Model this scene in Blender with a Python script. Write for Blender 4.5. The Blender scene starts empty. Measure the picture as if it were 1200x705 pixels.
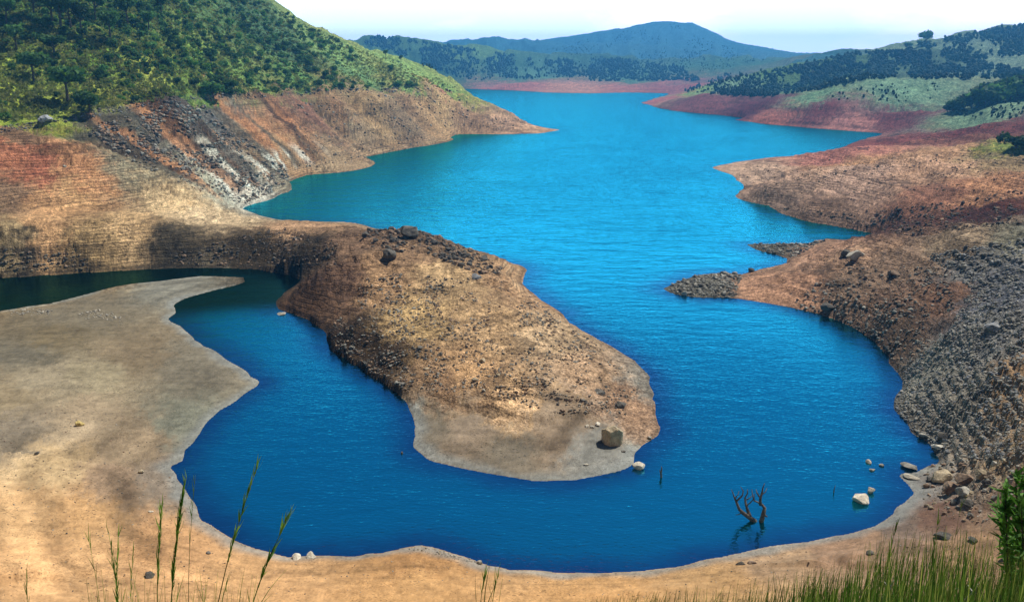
import bpy, bmesh, math, random
import numpy as np
from mathutils import Vector, Matrix, Euler

random.seed(7)
rng = np.random.default_rng(11)
SC = bpy.context.scene
COL = SC.collection
PI = math.pi

# ------------------------------------------------------------------ camera model
W0, H0 = 1200.0, 705.0
FPX = 1040.0
CAMH = 45.0
YHOR = 80.0
PITCH = math.atan((H0 / 2 - YHOR) / FPX)
cp, sp_ = math.cos(PITCH), math.sin(PITCH)

def ray_uv(px, py):
    """azimuth (from +Y towards +X) and tan(elevation) of the sight line"""
    X = (np.asarray(px, float) - W0 / 2) / FPX
    Y = (np.asarray(py, float) - H0 / 2) / FPX
    dx = X
    dy = cp - sp_ * Y
    dz = -sp_ - cp * Y
    hyp = np.hypot(dx, dy)
    return np.arctan2(dx, dy), dz / hyp

def uv_on_water(px, py):
    u, t = ray_uv(px, py)
    r = CAMH / np.maximum(-t, 1e-4)
    return u, np.log(r)

# ------------------------------------------------------------------ noise
def _hash(ix, iy, seed):
    n = (ix.astype(np.int64) * 374761393 + iy.astype(np.int64) * 668265263 + seed * 1274126177) & 0xFFFFFFFF
    n = ((n ^ (n >> 13)) * 1274126177) & 0xFFFFFFFF
    n = n ^ (n >> 16)
    return (n & 0xFFFF).astype(np.float32) / 65535.0

def vnoise(x, y, seed=0):
    xi = np.floor(x); yi = np.floor(y)
    fx = (x - xi).astype(np.float32); fy = (y - yi).astype(np.float32)
    fx = fx * fx * fx * (fx * (fx * 6 - 15) + 10); fy = fy * fy * fy * (fy * (fy * 6 - 15) + 10)
    a = _hash(xi, yi, seed); b = _hash(xi + 1, yi, seed)
    c = _hash(xi, yi + 1, seed); d = _hash(xi + 1, yi + 1, seed)
    return (a + (b - a) * fx + (c - a) * fy + (a - b - c + d) * fx * fy) * 2 - 1

def fbm(x, y, seed=0, octs=4, gain=0.5):
    s = 0; a = 1.0; t = 0
    for o in range(octs):
        ca, sa = math.cos(o * 0.7), math.sin(o * 0.7)
        s = s + a * vnoise((x * ca - y * sa) * 2 ** o, (x * sa + y * ca) * 2 ** o, seed + o)
        t += a; a *= gain
    return s / t

# ------------------------------------------------------------------ shoreline (as seen, laid on the water level)
SHORE_PX = [
 (440,104.5),(500,105),(545,104),(570,105),(600,106),(640,108.5),(690,109.5),(740,108.5),(783,109.5),(780,112),(765,116),(753,121),
 (775,127),(800,131),(835,134),(856,136),(872,138),(862,140.5),(880,143),(900,145.5),(950,150),(1000,154),(1034,156.5),
 (1010,164),(985,173),(962,181),(943,182),(913,183.5),(883,187),(850,192),(834,196.5),(846,201),(857,204),(866,213),(874,221),(863,230),
 (880,237),(903,241),(910,248),(933,255),(967,263),(1000,268),(1040,277),(1054,280.5),
 (1020,282),(987,282.5),(963,281.5),(943,285),(913,285),(875,286.5),(887,293),(910,298),(925,303),(923,308),(903,313),(883,317),(868,321),
 (850,318.5),(835,320),(820,322),(800,328),(779,339),(788,344),(800,346),(823,348.5),(853,348.5),(883,352),(910,357),(933,362),(957,366),
 (987,377),(1005,386),(1017,393),(1030,405),(1045,417),(1042,425),(1053,438),(1057,452),(1052,466),(1050,478),(1060,490),(1070,507),
 (1090,520),(1102,538),(1090,547),(1072,552),(1057,554),(1052,558),(1063,567),(1073,577),(1067,585),(1050,594),(1046,603),(1027,616),
 (1000,624),(960,633),(917,637),(890,642),(867,647),(833,655),(800,663),(767,667.5),(700,672),(650,670.5),(600,667),(573,663.5),(563,660),
 (543,652),(517,643),(493,638.5),(478,640),(467,643),(450,648),(430,650),(400,652),(380,651),(360,650),(337,653),(323,650),(300,642),
 (277,634),(253,620),(237,609),(228,594),(218,577),(209,561),(201,547),(213,540),(214,527),(227,519),(236,507),(242,494),(258,481),
 (277,469),(293,458),(302,448),(283,432),(257,415),(227,398),(209,382),(199,373),(206,367),(202,358),(217,350),(240,343),(267,337),
 (288,330),(283,325),(260,324),(233,324),(200,327),(150,333),(100,345),(60,355),(0,364),(-120,385),(-260,410),(-330,395),
 (-260,350),(-120,332),(0,325),(33,324),(83,320),(150,316),(200,313.5),(267,314),(307,316),(333,321),(352,328),(345,336),(333,343),
 (323,355),(326,363),(343,367),(367,378),(382,390),(388,407),(402,418),(420,429),(450,449),(465,459),(478,470),(483,484),(487,500),
 (485,524),(500,537),(533,547),(583,557),(627,563),(667,563),(700,557),(737,548),(741,538),(743,530),(760,518),(771,510),(773,500),
 (767,480),(765,462),(759,438),(737,418),(700,398),(673,382),(650,362),(630,348),(611,333),(618,316),(610,311),(585,306),(550,300),
 (510,290),(470,280),(440,268),(415,261),(400,259.5),(367,259.5),(330,258.5),(310,253.5),(284,245),(300,238),(317,233),(343,222),
 (340,213),(360,205),(400,202),(430,197),(440,190),(428,184),(452,179),(483,173),(512,169),(530,165),(527,160),(537,157),(583,157.5),
 (630,156.5),(656,152.5),(640,150),(610,144),(580,133),(555,121),(520,112),(460,107)]

def catmull(P, per):
    P = np.asarray(P, float); n = len(P); out = []
    for i in range(n):
        p0, p1, p2, p3 = P[i - 1], P[i], P[(i + 1) % n], P[(i + 2) % n]
        k = max(1, int(np.hypot(*(p2 - p1)) / per))
        for j in range(k):
            t = j / k
            q = 0.5 * ((2 * p1) + (-p0 + p2) * t + (2 * p0 - 5 * p1 + 4 * p2 - p3) * t * t + (-p0 + 3 * p1 - 3 * p2 + p3) * t ** 3)
            out.append(0.45 * (p1 + (p2 - p1) * t) + 0.55 * q)
    return np.array(out)

su, sv = uv_on_water(*np.array(SHORE_PX).T)
SH = catmull(np.stack([su, sv], 1), 0.012)
nz = np.stack([vnoise(SH[:, 0] * 55, SH[:, 1] * 55, 3), vnoise(SH[:, 0] * 55, SH[:, 1] * 55, 9)], 1)
SH = SH + nz * 0.0028
SEG_A = SH; SEG_B = np.roll(SH, -1, 0)

def shore_sd(u, v):
    """signed distance to the shoreline in (azimuth, log r): + on land"""
    u = np.asarray(u, np.float32).ravel(); v = np.asarray(v, np.float32).ravel()
    best = np.full(u.shape, 1e9, np.float32); ins = np.zeros(u.shape, bool)
    for (ax, ay), (bx, by) in zip(SEG_A.astype(np.float32), SEG_B.astype(np.float32)):
        ex, ey = bx - ax, by - ay
        wx = u - ax; wy = v - ay
        t = np.clip((wx * ex + wy * ey) / (ex * ex + ey * ey + 1e-12), 0, 1)
        d = (wx - t * ex) ** 2 + (wy - t * ey) ** 2
        np.minimum(best, d, out=best)
        c = ((ay <= v) & (by > v)) | ((by <= v) & (ay > v))
        if c.any():
            xi = ax + (v - ay) / (ey if abs(ey) > 1e-12 else 1e-12) * ex
            ins ^= c & (u < xi)
    d = np.sqrt(best)
    return np.where(ins, -d, d)

# ------------------------------------------------------------------ land heights: (px, py, z) or (px, py, None, r)
CZ = [ # bars and beaches
 (230,330,.35),(150,350,.5),(60,372,.6),(100,400,.9),(200,400,.6),(250,440,.6),(150,450,1.0),(50,440,1.2),(0,420,1.2),(-100,430,1.6),
 (80,500,1.6),(180,500,.8),(20,560,2.2),(120,560,1.7),(190,590,1.0),(100,630,2.8),(0,640,3.6),(200,660,2.4),(60,695,4.6),(250,700,3.6),
 (400,690,2.7),(500,660,1.0),(480,652,.8),(600,695,2.2),(750,695,2.6),(850,680,2.2),(950,660,1.6),(1000,690,4.2),(1050,630,1.9),(1000,640,1.0),
 (1100,580,1.0),(1080,600,1.3),(1130,620,2.6),(1170,650,4.5),(1200,600,4.6),(1130,560,1.4),(-100,560,3.5),(-150,690,7),(1300,620,9),
 # peninsula
 (550,500,1.2),(650,500,1.4),(700,470,1.9),(600,540,.45),(690,535,.5),(650,440,3.0),(500,460,1.8),(450,410,3.2),(420,380,4.2),(560,440,2.9),
 (730,440,1.3),(700,415,1.6),(640,375,2.2),(740,500,.7),(520,520,.8),(393,393,3.6),(410,405,3.7),(440,425,3.2),(465,445,2.0),(385,380,3.4),(470,440,2.2),(370,362,2.6),(350,345,3.0),
 # right bank
 (830,335,.9),(860,334,.8),(900,340,1.0),(930,345,1.4),(920,325,1.9),(900,291,.5),(950,293,.8),(990,350,3.6),(1000,320,3.6),(1040,360,5.2),(1050,395,2.6),(1060,330,6.0),
 (1100,400,6.5),(1080,430,3.0),(1150,450,7.0),(1100,470,3.2),(1200,420,11),(1200,500,8.5),(1150,540,3.8),(1120,515,2.4),(1200,350,13.5),
 (1130,350,8.6),(1300,420,19),(1300,540,13),
]
CR = [ # (px, py, r)
 # neck and inlet bank
 (50,300,202),(100,298,201.5),(100,272,226),(0,298,200),(0,260,230),(150,294,202),(200,290,202.5),(200,272,226),(250,288,203.5),(200,250,254),(150,240,268),(300,290,202.5),(300,275,222),(330,283,203),(330,268,228),(350,290,200.5),(380,280,205),(400,263,228),(370,262,240),
 (270,262,246),(280,250,276),
 # peninsula crest
 (480,264,206),(450,268,208),(430,290,186),(400,300,180),(395,330,170),(520,277,205),(560,294,200),(590,303,196),(520,330,166),(460,330,168),(500,300,186),(580,330,172),(600,325,180),(560,360,152),(500,370,148),
 # left slopes below the old water line
 (0,200,288),(60,200,290),(100,230,268),(100,200,292),(0,230,262),(50,245,250),(200,200,312),(150,180,310),(250,220,312),(150,210,282),(250,180,345),(250,150,380),(200,160,335),(290,190,365),
 (330,150,440),(350,185,410),(400,150,505),(400,175,465),(480,140,590),(440,165,512),(500,150,600),(560,130,695),(600,143,700),(560,145,655),(625,148,692),
 # old water line on the left
 (-150,160,320),(0,150,328),(60,142,334),(140,130,342),(210,118,360),(300,112,440),(400,110,520),(450,105,580),(500,105,650),(540,107,715),(575,120,720),
 # left hill
 (-150,60,390),(0,100,380),(100,100,384),(200,90,400),(0,50,420),(0,0,460),(0,-90,520),(0,-180,640),(0,-240,800),(150,50,425),(150,0,470),(150,-90,590),(150,-120,680),
 (200,50,460),(280,70,510),(300,40,580),(250,0,580),(260,-40,680),(310,0,720),(350,24,760),(400,49,800),(380,70,640),(440,80,690),(440,64,860),(480,80,880),(500,88,900),(540,104,860),
 (480,92,740),(430,95,640),
 # spit with the dark bank
 (870,205,345),(900,215,320),(950,230,290),(950,200,345),(930,190,420),(1000,252,257.5),(1050,260,250),(1100,246,258),(1150,241,260),(1000,240,268),(1050,236,270),(1100,229,272),(1000,215,310),(1000,195,380),(1100,215,300),(1100,190,345),(1200,232,262),(1200,215,276),(1200,205,305),(1200,175,360),(1100,172,420),(1030,180,420),(1330,190,340),
 (1200,268,192),(1150,272,196),(1120,284,190),(1060,284,214),(1000,288,226),(1050,300,196),(1330,270,190),
 # red slope and the green pad behind
 (1060,165,580),(1010,173,560),(1130,152,590),(1200,140,610),(1130,142,640),(1200,122,660),(1120,134,680),(1200,112,720),(1330,110,660),
 # second red band, knoll, hill on the right
 (900,135,800),(900,118,880),(1000,135,760),(1000,122,800),(1100,125,800),(1090,140,700),(960,118,840),(870,125,900),(820,124,970),(780,116,1090),(820,110,1040),(880,112,1000),
 (1050,97,920),(960,108,900),(1100,97,940),(1000,100,930),(1130,108,840),(1200,95,900),
 (850,98,1250),(900,85,1400),(950,75,1550),(1000,66,1650),(1040,60,1650),(1085,49,1700),(1140,36,1700),(1200,27,1700),(1330,15,1700),(1100,75,1300),(1200,70,1250),(1000,85,1200),(900,100,1150),(830,103,1250),
 (960,67,2100),
 # far shore
 (480,98,1950),(550,95,1960),(600,95.5,1960),(680,98,1940),(760,99,1900),(800,100,1780),
 (420,46,2500),(440,41,2500),(470,44,2500),(520,50,2550),(560,54,2600),(500,75,2250),(600,80,2300),(600,64,2700),(640,66,2700),(700,64,2700),(720,80,2300),(780,82,2250),(700,76,2400),(800,68,2650),(860,66,2700),
 (560,47,3600),(600,45,3600),(640,52,3600),(630,48,4300),(660,44,4300),(690,39,4400),(720,33.5,4450),(745,28.5,4500),(770,24.5,4500),(790,23,4500),(805,23.5,4500),(820,28,4500),(835,36,4500),(850,46,4500),(865,55,4500),(880,61,4500),(895,64,4500),(915,66,4500),(935,67,4500),(745,45,4000),(790,42,4000),(820,50,4000),(700,52,4000),(950,68,3800),(760,50,3600),(830,60,3500),
 (920,68,6200),(950,62,6400),(970,63,6400),(990,67,6400),(1020,70,6400),
 (380,60,3000),(300,60,3200),(200,40,3200),
]
cu, cvv, ch = [], [], []
for px, py, z in CZ:
    u, t = ray_uv(px, py); r = (z - CAMH) / t
    cu.append(u); cvv.append(math.log(r)); ch.append(z / r)
for px, py, r in CR:
    u, t = ray_uv(px, py); z = CAMH + r * t
    cu.append(u); cvv.append(math.log(r)); ch.append(z / r)
# ground falling away behind the last ridges: (px, r, z)
for px, r, z in [(-200,1300,120),(0,1300,130),(200,1200,60),(330,1100,30),(450,1150,10),(540,1000,-2),(300,1700,15),(700,5600,90),(800,5600,110),(900,5600,60),(600,5200,70),(450,3200,60),(550,3100,50),(650,3000,40),(800,3000,50),(700,4000,90),
                 (1000,2500,60),(1200,2300,80),(1100,2300,70),(860,1900,10),(930,3000,40),(300,9000,40),(600,9000,40),(900,9000,40),(1200,9000,40),(0,9000,40),(-300,4000,40),(1500,4000,60),
                 (680,760,-3),(750,1300,-6),(1060,1050,16),(1000,1050,18),(1150,1000,20)]:
    u, _ = ray_uv(px, 80.0)
    cu.append(u); cvv.append(math.log(r)); ch.append(z / r)
keep = np.ones(len(SH), bool); keep[1::2] = False
ku = np.concatenate([SH[keep, 0], np.array(cu, float)]); kv = np.concatenate([SH[keep, 1], np.array(cvv, float)])
kh = np.concatenate([np.zeros(keep.sum()), np.array(ch, float)])
def kern(du, dv): return np.sqrt(du * du + dv * dv + 1e-6)
A = kern(ku[:, None] - ku[None], kv[:, None] - kv[None])
n = len(ku)
M_ = np.zeros((n + 1, n + 1)); M_[:n, :n] = A - 2e-3 * np.eye(n); M_[n, :n] = 1; M_[:n, n] = 1
wts = np.linalg.solve(M_, np.append(kh, 0))

# ------------------------------------------------------------------ polar grid of the ground
AZ = math.radians(37)
u_in = np.arange(-AZ, AZ + 1e-6, math.radians(0.062))
u_out = np.concatenate([np.radians(np.arange(40, 181, 4))])
UU = np.concatenate([-u_out[::-1], u_in, u_out])
VV = np.concatenate([np.arange(math.log(0.6), math.log(46), 0.04), np.arange(math.log(46), math.log(2600), 0.0052), np.arange(math.log(2600), math.log(7000), 0.011)])
NU, NV = len(UU), len(VV)
# coarse evaluation of the spline and of the shore distance
cuu = np.arange(-math.radians(40), math.radians(40.01), 0.0055); cvg = np.arange(math.log(40), math.log(9100), 0.012)
GU, GV = np.meshgrid(cuu, cvg, indexing='ij')
fu, fv = GU.ravel(), GV.ravel()
hc = np.empty(fu.shape)
for i in range(0, len(fu), 8000):
    hc[i:i + 8000] = kern(fu[i:i + 8000, None] - ku[None], fv[i:i + 8000, None] - kv[None]) @ wts[:n] + wts[n]
hc = hc.reshape(GU.shape)
for _ in range(1):
    p = np.pad(hc, 1, mode='edge'); hc = (p[1:-1, 1:-1] * 4 + p[:-2, 1:-1] + p[2:, 1:-1] + p[1:-1, :-2] + p[1:-1, 2:]) / 8
dc = shore_sd(fu, fv).reshape(GU.shape)

def bil(G, u, v):
    a = np.clip((u - cuu[0]) / (cuu[1] - cuu[0]), 0, len(cuu) - 1.001); b = np.clip((v - cvg[0]) / (cvg[1] - cvg[0]), 0, len(cvg) - 1.001)
    i = a.astype(int); j = b.astype(int); fa = a - i; fb = b - j
    return (G[i, j] * (1 - fa) + G[i + 1, j] * fa) * (1 - fb) + (G[i, j + 1] * (1 - fa) + G[i + 1, j + 1] * fa) * fb

def sstep(a, b, x):
    t = np.clip((x - a) / (b - a), 0, 1); return t * t * (3 - 2 * t)

BAR_PX = [(310,319.5),(260,320),(200,320),(150,325),(100,335),(-60,358),(-330,395),(-330,560),(230,560),(330,450),(260,400),(235,380),(235,350),(300,335)]
def in_bar(u, v):
    bu, bv = uv_on_water(*np.array(BAR_PX).T); c = np.zeros(u.shape, bool)
    for i in range(len(bu)):
        ax, ay, bx, by = bu[i - 1], bv[i - 1], bu[i], bv[i]
        k = ((ay <= v) & (by > v)) | ((by <= v) & (ay > v))
        c ^= k & (u < ax + (v - ay) / ((by - ay) or 1e-9) * (bx - ax))
    return c.astype(float)
def near_slope(u, r):
    # the bank the photographer stands on
    k = 0.685 - 0.03 * sstep(0.30, 0.52, u) + 0.012 * sstep(-0.1, 0.15, u) * (1 - sstep(0.2, 0.35, u))
    return 43.35 - np.maximum(r - 2.2, 0) * k

tu, tv = np.meshgrid(UU, VV, indexing='ij')
Ucl = np.clip(tu, -math.radians(39.5), math.radians(39.5)); R = np.exp(tv)
HR = bil(hc, Ucl, tv); D = bil(dc, Ucl, tv)
m = (np.abs(D) < 0.03) & (np.abs(tu) < math.radians(39)) & (tv > math.log(45)) & (tv < math.log(4000))
D[m] = shore_sd(tu[m], tv[m])
X = R * np.sin(tu); Y = R * np.cos(tu)
land = D > 0
Dm = np.abs(D) * R                                   # metres from the water's edge
# big folds of the hills, fixed to the ground
fold = fbm(tu * 9, tv * 9, 21, 5) * 0.012 + (np.abs(fbm(tu * 22, tv * 11, 33, 4)) - 0.25) * -0.014
fold *= sstep(0.006, 0.09, D) * sstep(math.log(200), math.log(420), tv)
fold_far = (np.abs(fbm(tu * 34, tv * 10, 43, 4)) - 0.22) * -0.011 * sstep(math.log(1950), math.log(2400), tv) * (1 - .75 * sstep(math.log(4000), math.log(4400), tv)) * 1.0 * sstep(math.log(1950), math.log(2400), tv)
fold = fold * (1 - 0.85 * sstep(math.log(1500), math.log(2600), tv)) + fold_far
csand_ = in_bar(tu, tv)
hl = np.maximum(HR, 0.035 * np.minimum(D, .05)) * R + 0.0
hl = hl + fold * R * sstep(0, 12, hl)
# small relief in metres
sa_ = 0.32 * X + 0.95 * Y; ta_ = 0.95 * X - 0.32 * Y
gul = (0.30 - np.abs(fbm(sa_ / 42 + fbm(X / 60, Y / 60, 17, 2) * .35, ta_ / 190, 27, 4))) * 6.5
gz = sstep(1.0, 8.0, hl) * (X < 60) * sstep(math.log(255), math.log(300), tv) * (1 - sstep(math.log(800), math.log(1000), tv)) * np.where(hl > 34, .6, 1.0)
gul3 = (0.30 - np.abs(fbm(sa_ / 105 + .3, ta_ / 300, 57, 3))) * 13
hl = hl + gul * gz * np.where(R > 400, .35, .75) + gul3 * gz * 1.15
gul2 = (0.28 - np.abs(fbm(X / 26, Y / 40, 37, 4))) * 2.6
hl = hl + gul2 * sstep(1.0, 5.0, hl) * (X > 40) * sstep(math.log(150), math.log(200), tv) * (1 - sstep(math.log(500), math.log(700), tv))
RUG = .55 + 1.1 * sstep(-.1, .35, fbm(X / 45, Y / 45, 19, 3)) + .6 * ((tu > .26) & (R < 260))
rough = sstep(0.3, 3.0, hl) * sstep(0.5, 6, Dm)
nearw = 1 - sstep(math.log(700), math.log(1500), tv)
hl = hl + (fbm(X / 19, Y / 19, 5, 4) * 1.0 + (fbm(X / 5.0, Y / 5.0, 8, 4) * .5 + (.3 - np.abs(fbm(X / 7.0, Y / 7.0, 18, 4))) * 1.1) * RUG + fbm(X / 1.7 + Y / 5, Y / 1.7 - X / 5, 15, 3) * 0.30 * RUG) * rough * nearw * np.where(R < 75, .25, 1.0)
hl = hl + (fbm(X / 6, Y / 6, 61, 3) * 0.05) * sstep(0.3, 3, Dm) * nearw
# drawdown terraces cut by the falling lake
tper = 1.05
tz = hl + 0.25 * fbm(X / 30, Y / 30, 71, 2)
saw = tz / tper - np.floor(tz / tper)
ter = (sstep(0.55, 1.0, saw) - saw) * tper * 0.8
terw = sstep(0.35, 1.2, hl) * (1 - sstep(22, 27, hl)) * sstep(math.log(85), math.log(110), tv) * nearw * sstep(-.25, .2, fbm(X / 70, Y / 70, 75, 2) + 0.15)
hl = hl + ter * terw
lowbar = (R < 213) & (R > 82) & (tu < math.radians(-8)) & (csand_ > .5)
hl = np.where(lowbar, np.minimum(hl, 0.03 + 0.045 * Dm), hl)
hl = np.maximum(hl, 0.02 + 0.012 * Dm * (Dm < 30))
hw = -np.minimum(0.22 * Dm, 12.0)
Z = np.where(land, hl, hw)
Z = np.where(np.abs(tu) > math.radians(39.5), np.where(R > 60, np.maximum(Z, 3.0), Z), Z)
# the beach climbs to the bank in front of the camera
ns = near_slope(np.clip(tu, -.65, .65), R) + fbm(X / 2.3, Y / 2.3, 91, 3) * 0.10 * sstep(3, 8, R)
kk = 1.2
a_ = np.maximum(Z, ns); b_ = np.minimum(Z, ns)
sm = a_ + np.log1p(np.exp(-(a_ - b_) / kk)) * kk * 0.5
Z = np.where(R < 40, ns, np.where((R < 80) & land, sm - 0.35 * sstep(0, 1, sm) * 0, Z))
back = np.abs(tu) > math.radians(60)
Z = np.where(back & (R < 90), np.maximum(Z, 43.35), Z)

def hgt(x, y):
    """ground height under world points"""
    x = np.asarray(x, float); y = np.asarray(y, float)
    u = np.arctan2(x, y); v = np.log(np.maximum(np.hypot(x, y), 0.61))
    i = np.clip(np.searchsorted(UU, u) - 1, 0, NU - 2); j = np.clip(np.searchsorted(VV, v) - 1, 0, NV - 2)
    fa = np.clip((u - UU[i]) / (UU[i + 1] - UU[i]), 0, 1); fb = np.clip((v - VV[j]) / (VV[j + 1] - VV[j]), 0, 1)
    return (Z[i, j] * (1 - fa) + Z[i + 1, j] * fa) * (1 - fb) + (Z[i, j + 1] * (1 - fa) + Z[i + 1, j + 1] * fa) * fb

MR = np.exp(np.arange(math.log(30), math.log(8800), 0.004))
def drop(px, py, water=True):
    """where a sight line first meets ground (or water); returns x, y, z, r"""
    u, t = ray_uv(np.atleast_1d(px), np.atleast_1d(py))
    out = []
    for a, b in zip(u, t):
        i = np.clip(np.searchsorted(UU, a) - 1, 0, NU - 2); fa = (a - UU[i]) / (UU[i + 1] - UU[i])
        prof = np.interp(np.log(MR), VV, Z[i] * (1 - fa) + Z[i + 1] * fa)
        if water: prof = np.maximum(prof, 0)
        k = np.nonzero(CAMH + MR * b <= prof)[0]
        if len(k) == 0: out.append((np.nan,) * 4); continue
        r = MR[k[0]]; out.append((r * math.sin(a), r * math.cos(a), prof[k[0]], r))
    return np.array(out)

# ------------------------------------------------------------------ ground colours: soil and grass tones, with bank shade and far haze put in
def lin(hexs):
    c = np.array([int(hexs[i:i + 2], 16) for i in (1, 3, 5)]) / 255.0
    return np.where(c <= .04045, c / 12.92, ((c + .055) / 1.055) ** 2.4)
SOIL_SHADE = [
 (20,110,'#8f9c40',1),(180,90,'#9aa350',1),(100,60,'#6d8c3a',1),(250,80,'#6f9046',1),(350,90,'#5f824a',1),(420,88,'#64845a',1),(480,92,'#78965e',1),(150,20,'#55703a',1),(320,45,'#4c6a4e',1),(260,20,'#547048',1),(50,20,'#55702f',1),(130,110,'#98a04c',1),(60,80,'#839444',1),(400,60,'#7c9a62',1),(470,80,'#86a264',1),(520,100,'#7f9a58',1),(220,105,'#6f8a44',1),(300,100,'#6f8c50',1),(0,140,'#8a9a40',1),(60,133,'#8a9844',1),
 (30,158,'#7a5a3a',0),(20,185,'#b0683a',0),(45,200,'#ac6038',0),(5,230,'#8a6a48',0),(90,200,'#bf8248',0),(80,225,'#c79656',0),(130,155,'#57523f',0),(170,165,'#6a6450',0),(150,190,'#8a8060',0),(200,190,'#7d7860',0),(240,205,'#b0a888',0),(258,200,'#cfc8ae',0),(275,222,'#cfc8b0',0),(235,185,'#b9b096',0),(190,140,'#5a463a',0),(250,140,'#62605a',0),(225,150,'#54483c',0),(215,128,'#4a4038',0),(160,140,'#4c4a3e',0),(300,150,'#b57a46',0),(340,180,'#b08450',0),(330,135,'#9a6844',0),(360,130,'#8a5c40',0),(400,130,'#a57848',0),(420,160,'#a98a5e',0),(470,150,'#92744e',0),(440,135,'#a8844e',0),(500,120,'#c09254',0),(540,140,'#a87d4e',0),(600,145,'#b58a60',0),(520,113,'#c59d58',0),(480,125,'#a07a4c',0),(380,190,'#a0845a',0),(320,205,'#8a7e62',0),(290,165,'#9a7a50',0),(270,130,'#7a6a58',0),(380,118,'#8a6a40',0),
 (50,265,'#c99658',0),(150,260,'#c8a064',0),(250,255,'#cdae7c',0),(200,235,'#c9a870',0),(100,288,'#b08c50',0),(30,302,'#463c2a',0),(200,300,'#463c28',0),(300,290,'#43361f',0),(350,265,'#b58a5c',0),(350,292,'#40331f',0),(10,270,'#a58a58',0),(60,240,'#bf8c50',0),(100,308,'#4a3d28',0),  # inlet and neck bank: darkest tones are shade put into the colour
 (200,335,'#98957f',2),(100,370,'#8f8468',2),(60,400,'#8b7c5a',2),(150,420,'#9c8a68',2),(230,430,'#938a70',2),(60,440,'#b5a682',2),(110,440,'#b0a27c',2),(30,415,'#827a62',2),(100,490,'#bda882',2),(20,505,'#a09276',2),(150,520,'#ae9874',2),(190,560,'#a4947a',2),(215,500,'#98987e',2),(60,540,'#d6b884',2),(100,600,'#e0b276',2),(50,650,'#e8b87c',2),(200,640,'#e0ae74',2),(300,680,'#e3b276',2),(500,690,'#e2b070',2),(500,652,'#c4945c',2),(700,690,'#dfac6c',2),(850,680,'#d5a96e',2),(900,655,'#c9a67a',2),(1000,635,'#b3906c',2),(1050,612,'#8a7864',2),(1100,600,'#866852',2),(1150,640,'#b39068',2),(1080,572,'#9c9484',2),(140,560,'#b69a76',2),(0,470,'#ac9a74',2),(30,600,'#d9b078',2),(1180,600,'#a08264',2),
 (420,290,'#8a6848',0),(450,330,'#b88c58',0),(520,330,'#c09a62',0),(480,370,'#c09a58',0),(580,380,'#c49a62',0),(600,330,'#ad8456',0),(640,400,'#b89668',0),(700,440,'#bc9468',0),(550,440,'#c8985c',0),(600,470,'#c49a64',0),(520,455,'#86643f',0),(570,455,'#8a6a44',0),(550,500,'#9e8c70',2),(500,500,'#968a70',2),(600,540,'#988c72',2),(700,540,'#a4a290',2),(740,470,'#b0865e',0),(757,450,'#948a78',0),(400,385,'#3a2a1a',0),(440,420,'#3c2c18',0),(365,352,'#54391f',0),(650,500,'#a48f70',2),(480,275,'#6a523a',0),(470,300,'#96724a',0),(400,330,'#6a4c34',0),  # left flank of the peninsula: its shade is painted as near-black ground
 (820,336,'#6a6656',0),(890,290,'#66624f',0),(930,340,'#b8845c',0),(900,338,'#b5825a',0),(960,297,'#ac7e5a',0),(1000,330,'#7d6248',0),(1060,350,'#7a5a40',0),(1100,350,'#805a3e',0),(1050,390,'#5e4834',0),(1130,320,'#74706a',0),(1170,330,'#68686c',0),(1150,400,'#7c7a74',0),(1180,350,'#64656c',0),(1080,450,'#7d7868',0),(1130,470,'#8a8270',0),(1185,450,'#97754a',0),(1100,500,'#7a7060',0),(1180,530,'#93764e',0),(1150,560,'#8a7a66',0),(1190,290,'#807a60',0),(1120,284,'#9a805e',0),(1000,295,'#a8805c',0),(1060,310,'#8a6c50',0),
 (870,205,'#c09a78',0),(950,200,'#c49874',0),(1000,215,'#c09678',0),(1100,200,'#c4946a',0),(1150,220,'#b97e4c',0),(1050,262,'#54301f',0),(1150,250,'#4a2216',0),(1190,185,'#a08250',0),(1000,192,'#c48e58',0),(1100,178,'#b98858',0),(910,238,'#8d7058',0),(1100,235,'#9a6444',0),(960,250,'#86664c',0),  # undercut bank of the spit: darkest browns carry its shade
 (1060,166,'#803a2a',0),(1130,155,'#6c2a1c',0),(1190,146,'#743424',0),(990,177,'#b06854',0),(1180,125,'#76907c',1),(1150,130,'#6e8874',1),(1195,172,'#6f8048',1),
 (900,143,'#a85a42',0),(960,130,'#74302c',0),(1050,135,'#70302a',0),(880,125,'#64222a',0),(820,122,'#7e4040',0),(780,115,'#a85a54',0),(1000,147,'#a86858',0),
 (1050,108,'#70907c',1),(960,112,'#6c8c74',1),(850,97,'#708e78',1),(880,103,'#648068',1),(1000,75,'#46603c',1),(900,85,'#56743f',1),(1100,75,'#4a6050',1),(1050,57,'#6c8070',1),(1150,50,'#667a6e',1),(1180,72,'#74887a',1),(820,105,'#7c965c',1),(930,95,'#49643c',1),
 (600,100,'#b0604a',0),(680,103,'#bc7c58',0),(740,104,'#a85c44',0),(510,100,'#a85c44',0),(780,104,'#984e40',0),(500,75,'#38583f',1),(600,72,'#3c5e48',1),(440,50,'#46633a',1),(700,75,'#3c5c46',1),(780,45,'#34627a',1),(700,45,'#326078',1),(840,75,'#3e624e',1),(600,50,'#34627a',1),(620,85,'#557a68',1),(740,88,'#4c705c',1),(560,60,'#5c7a40',1),(960,65,'#34627a',1),  # mountain tones have the blue of distant haze mixed in
]
pts = drop([s[0] for s in SOIL_SHADE], [s[1] for s in SOIL_SHADE])
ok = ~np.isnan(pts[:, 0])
scol = np.array([lin(s[2]) for s in SOIL_SHADE])[ok]; skind = np.array([s[3] for s in SOIL_SHADE])[ok]
pu = np.arctan2(pts[ok, 0], pts[ok, 1]); pv = np.log(pts[ok, 3])
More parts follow.
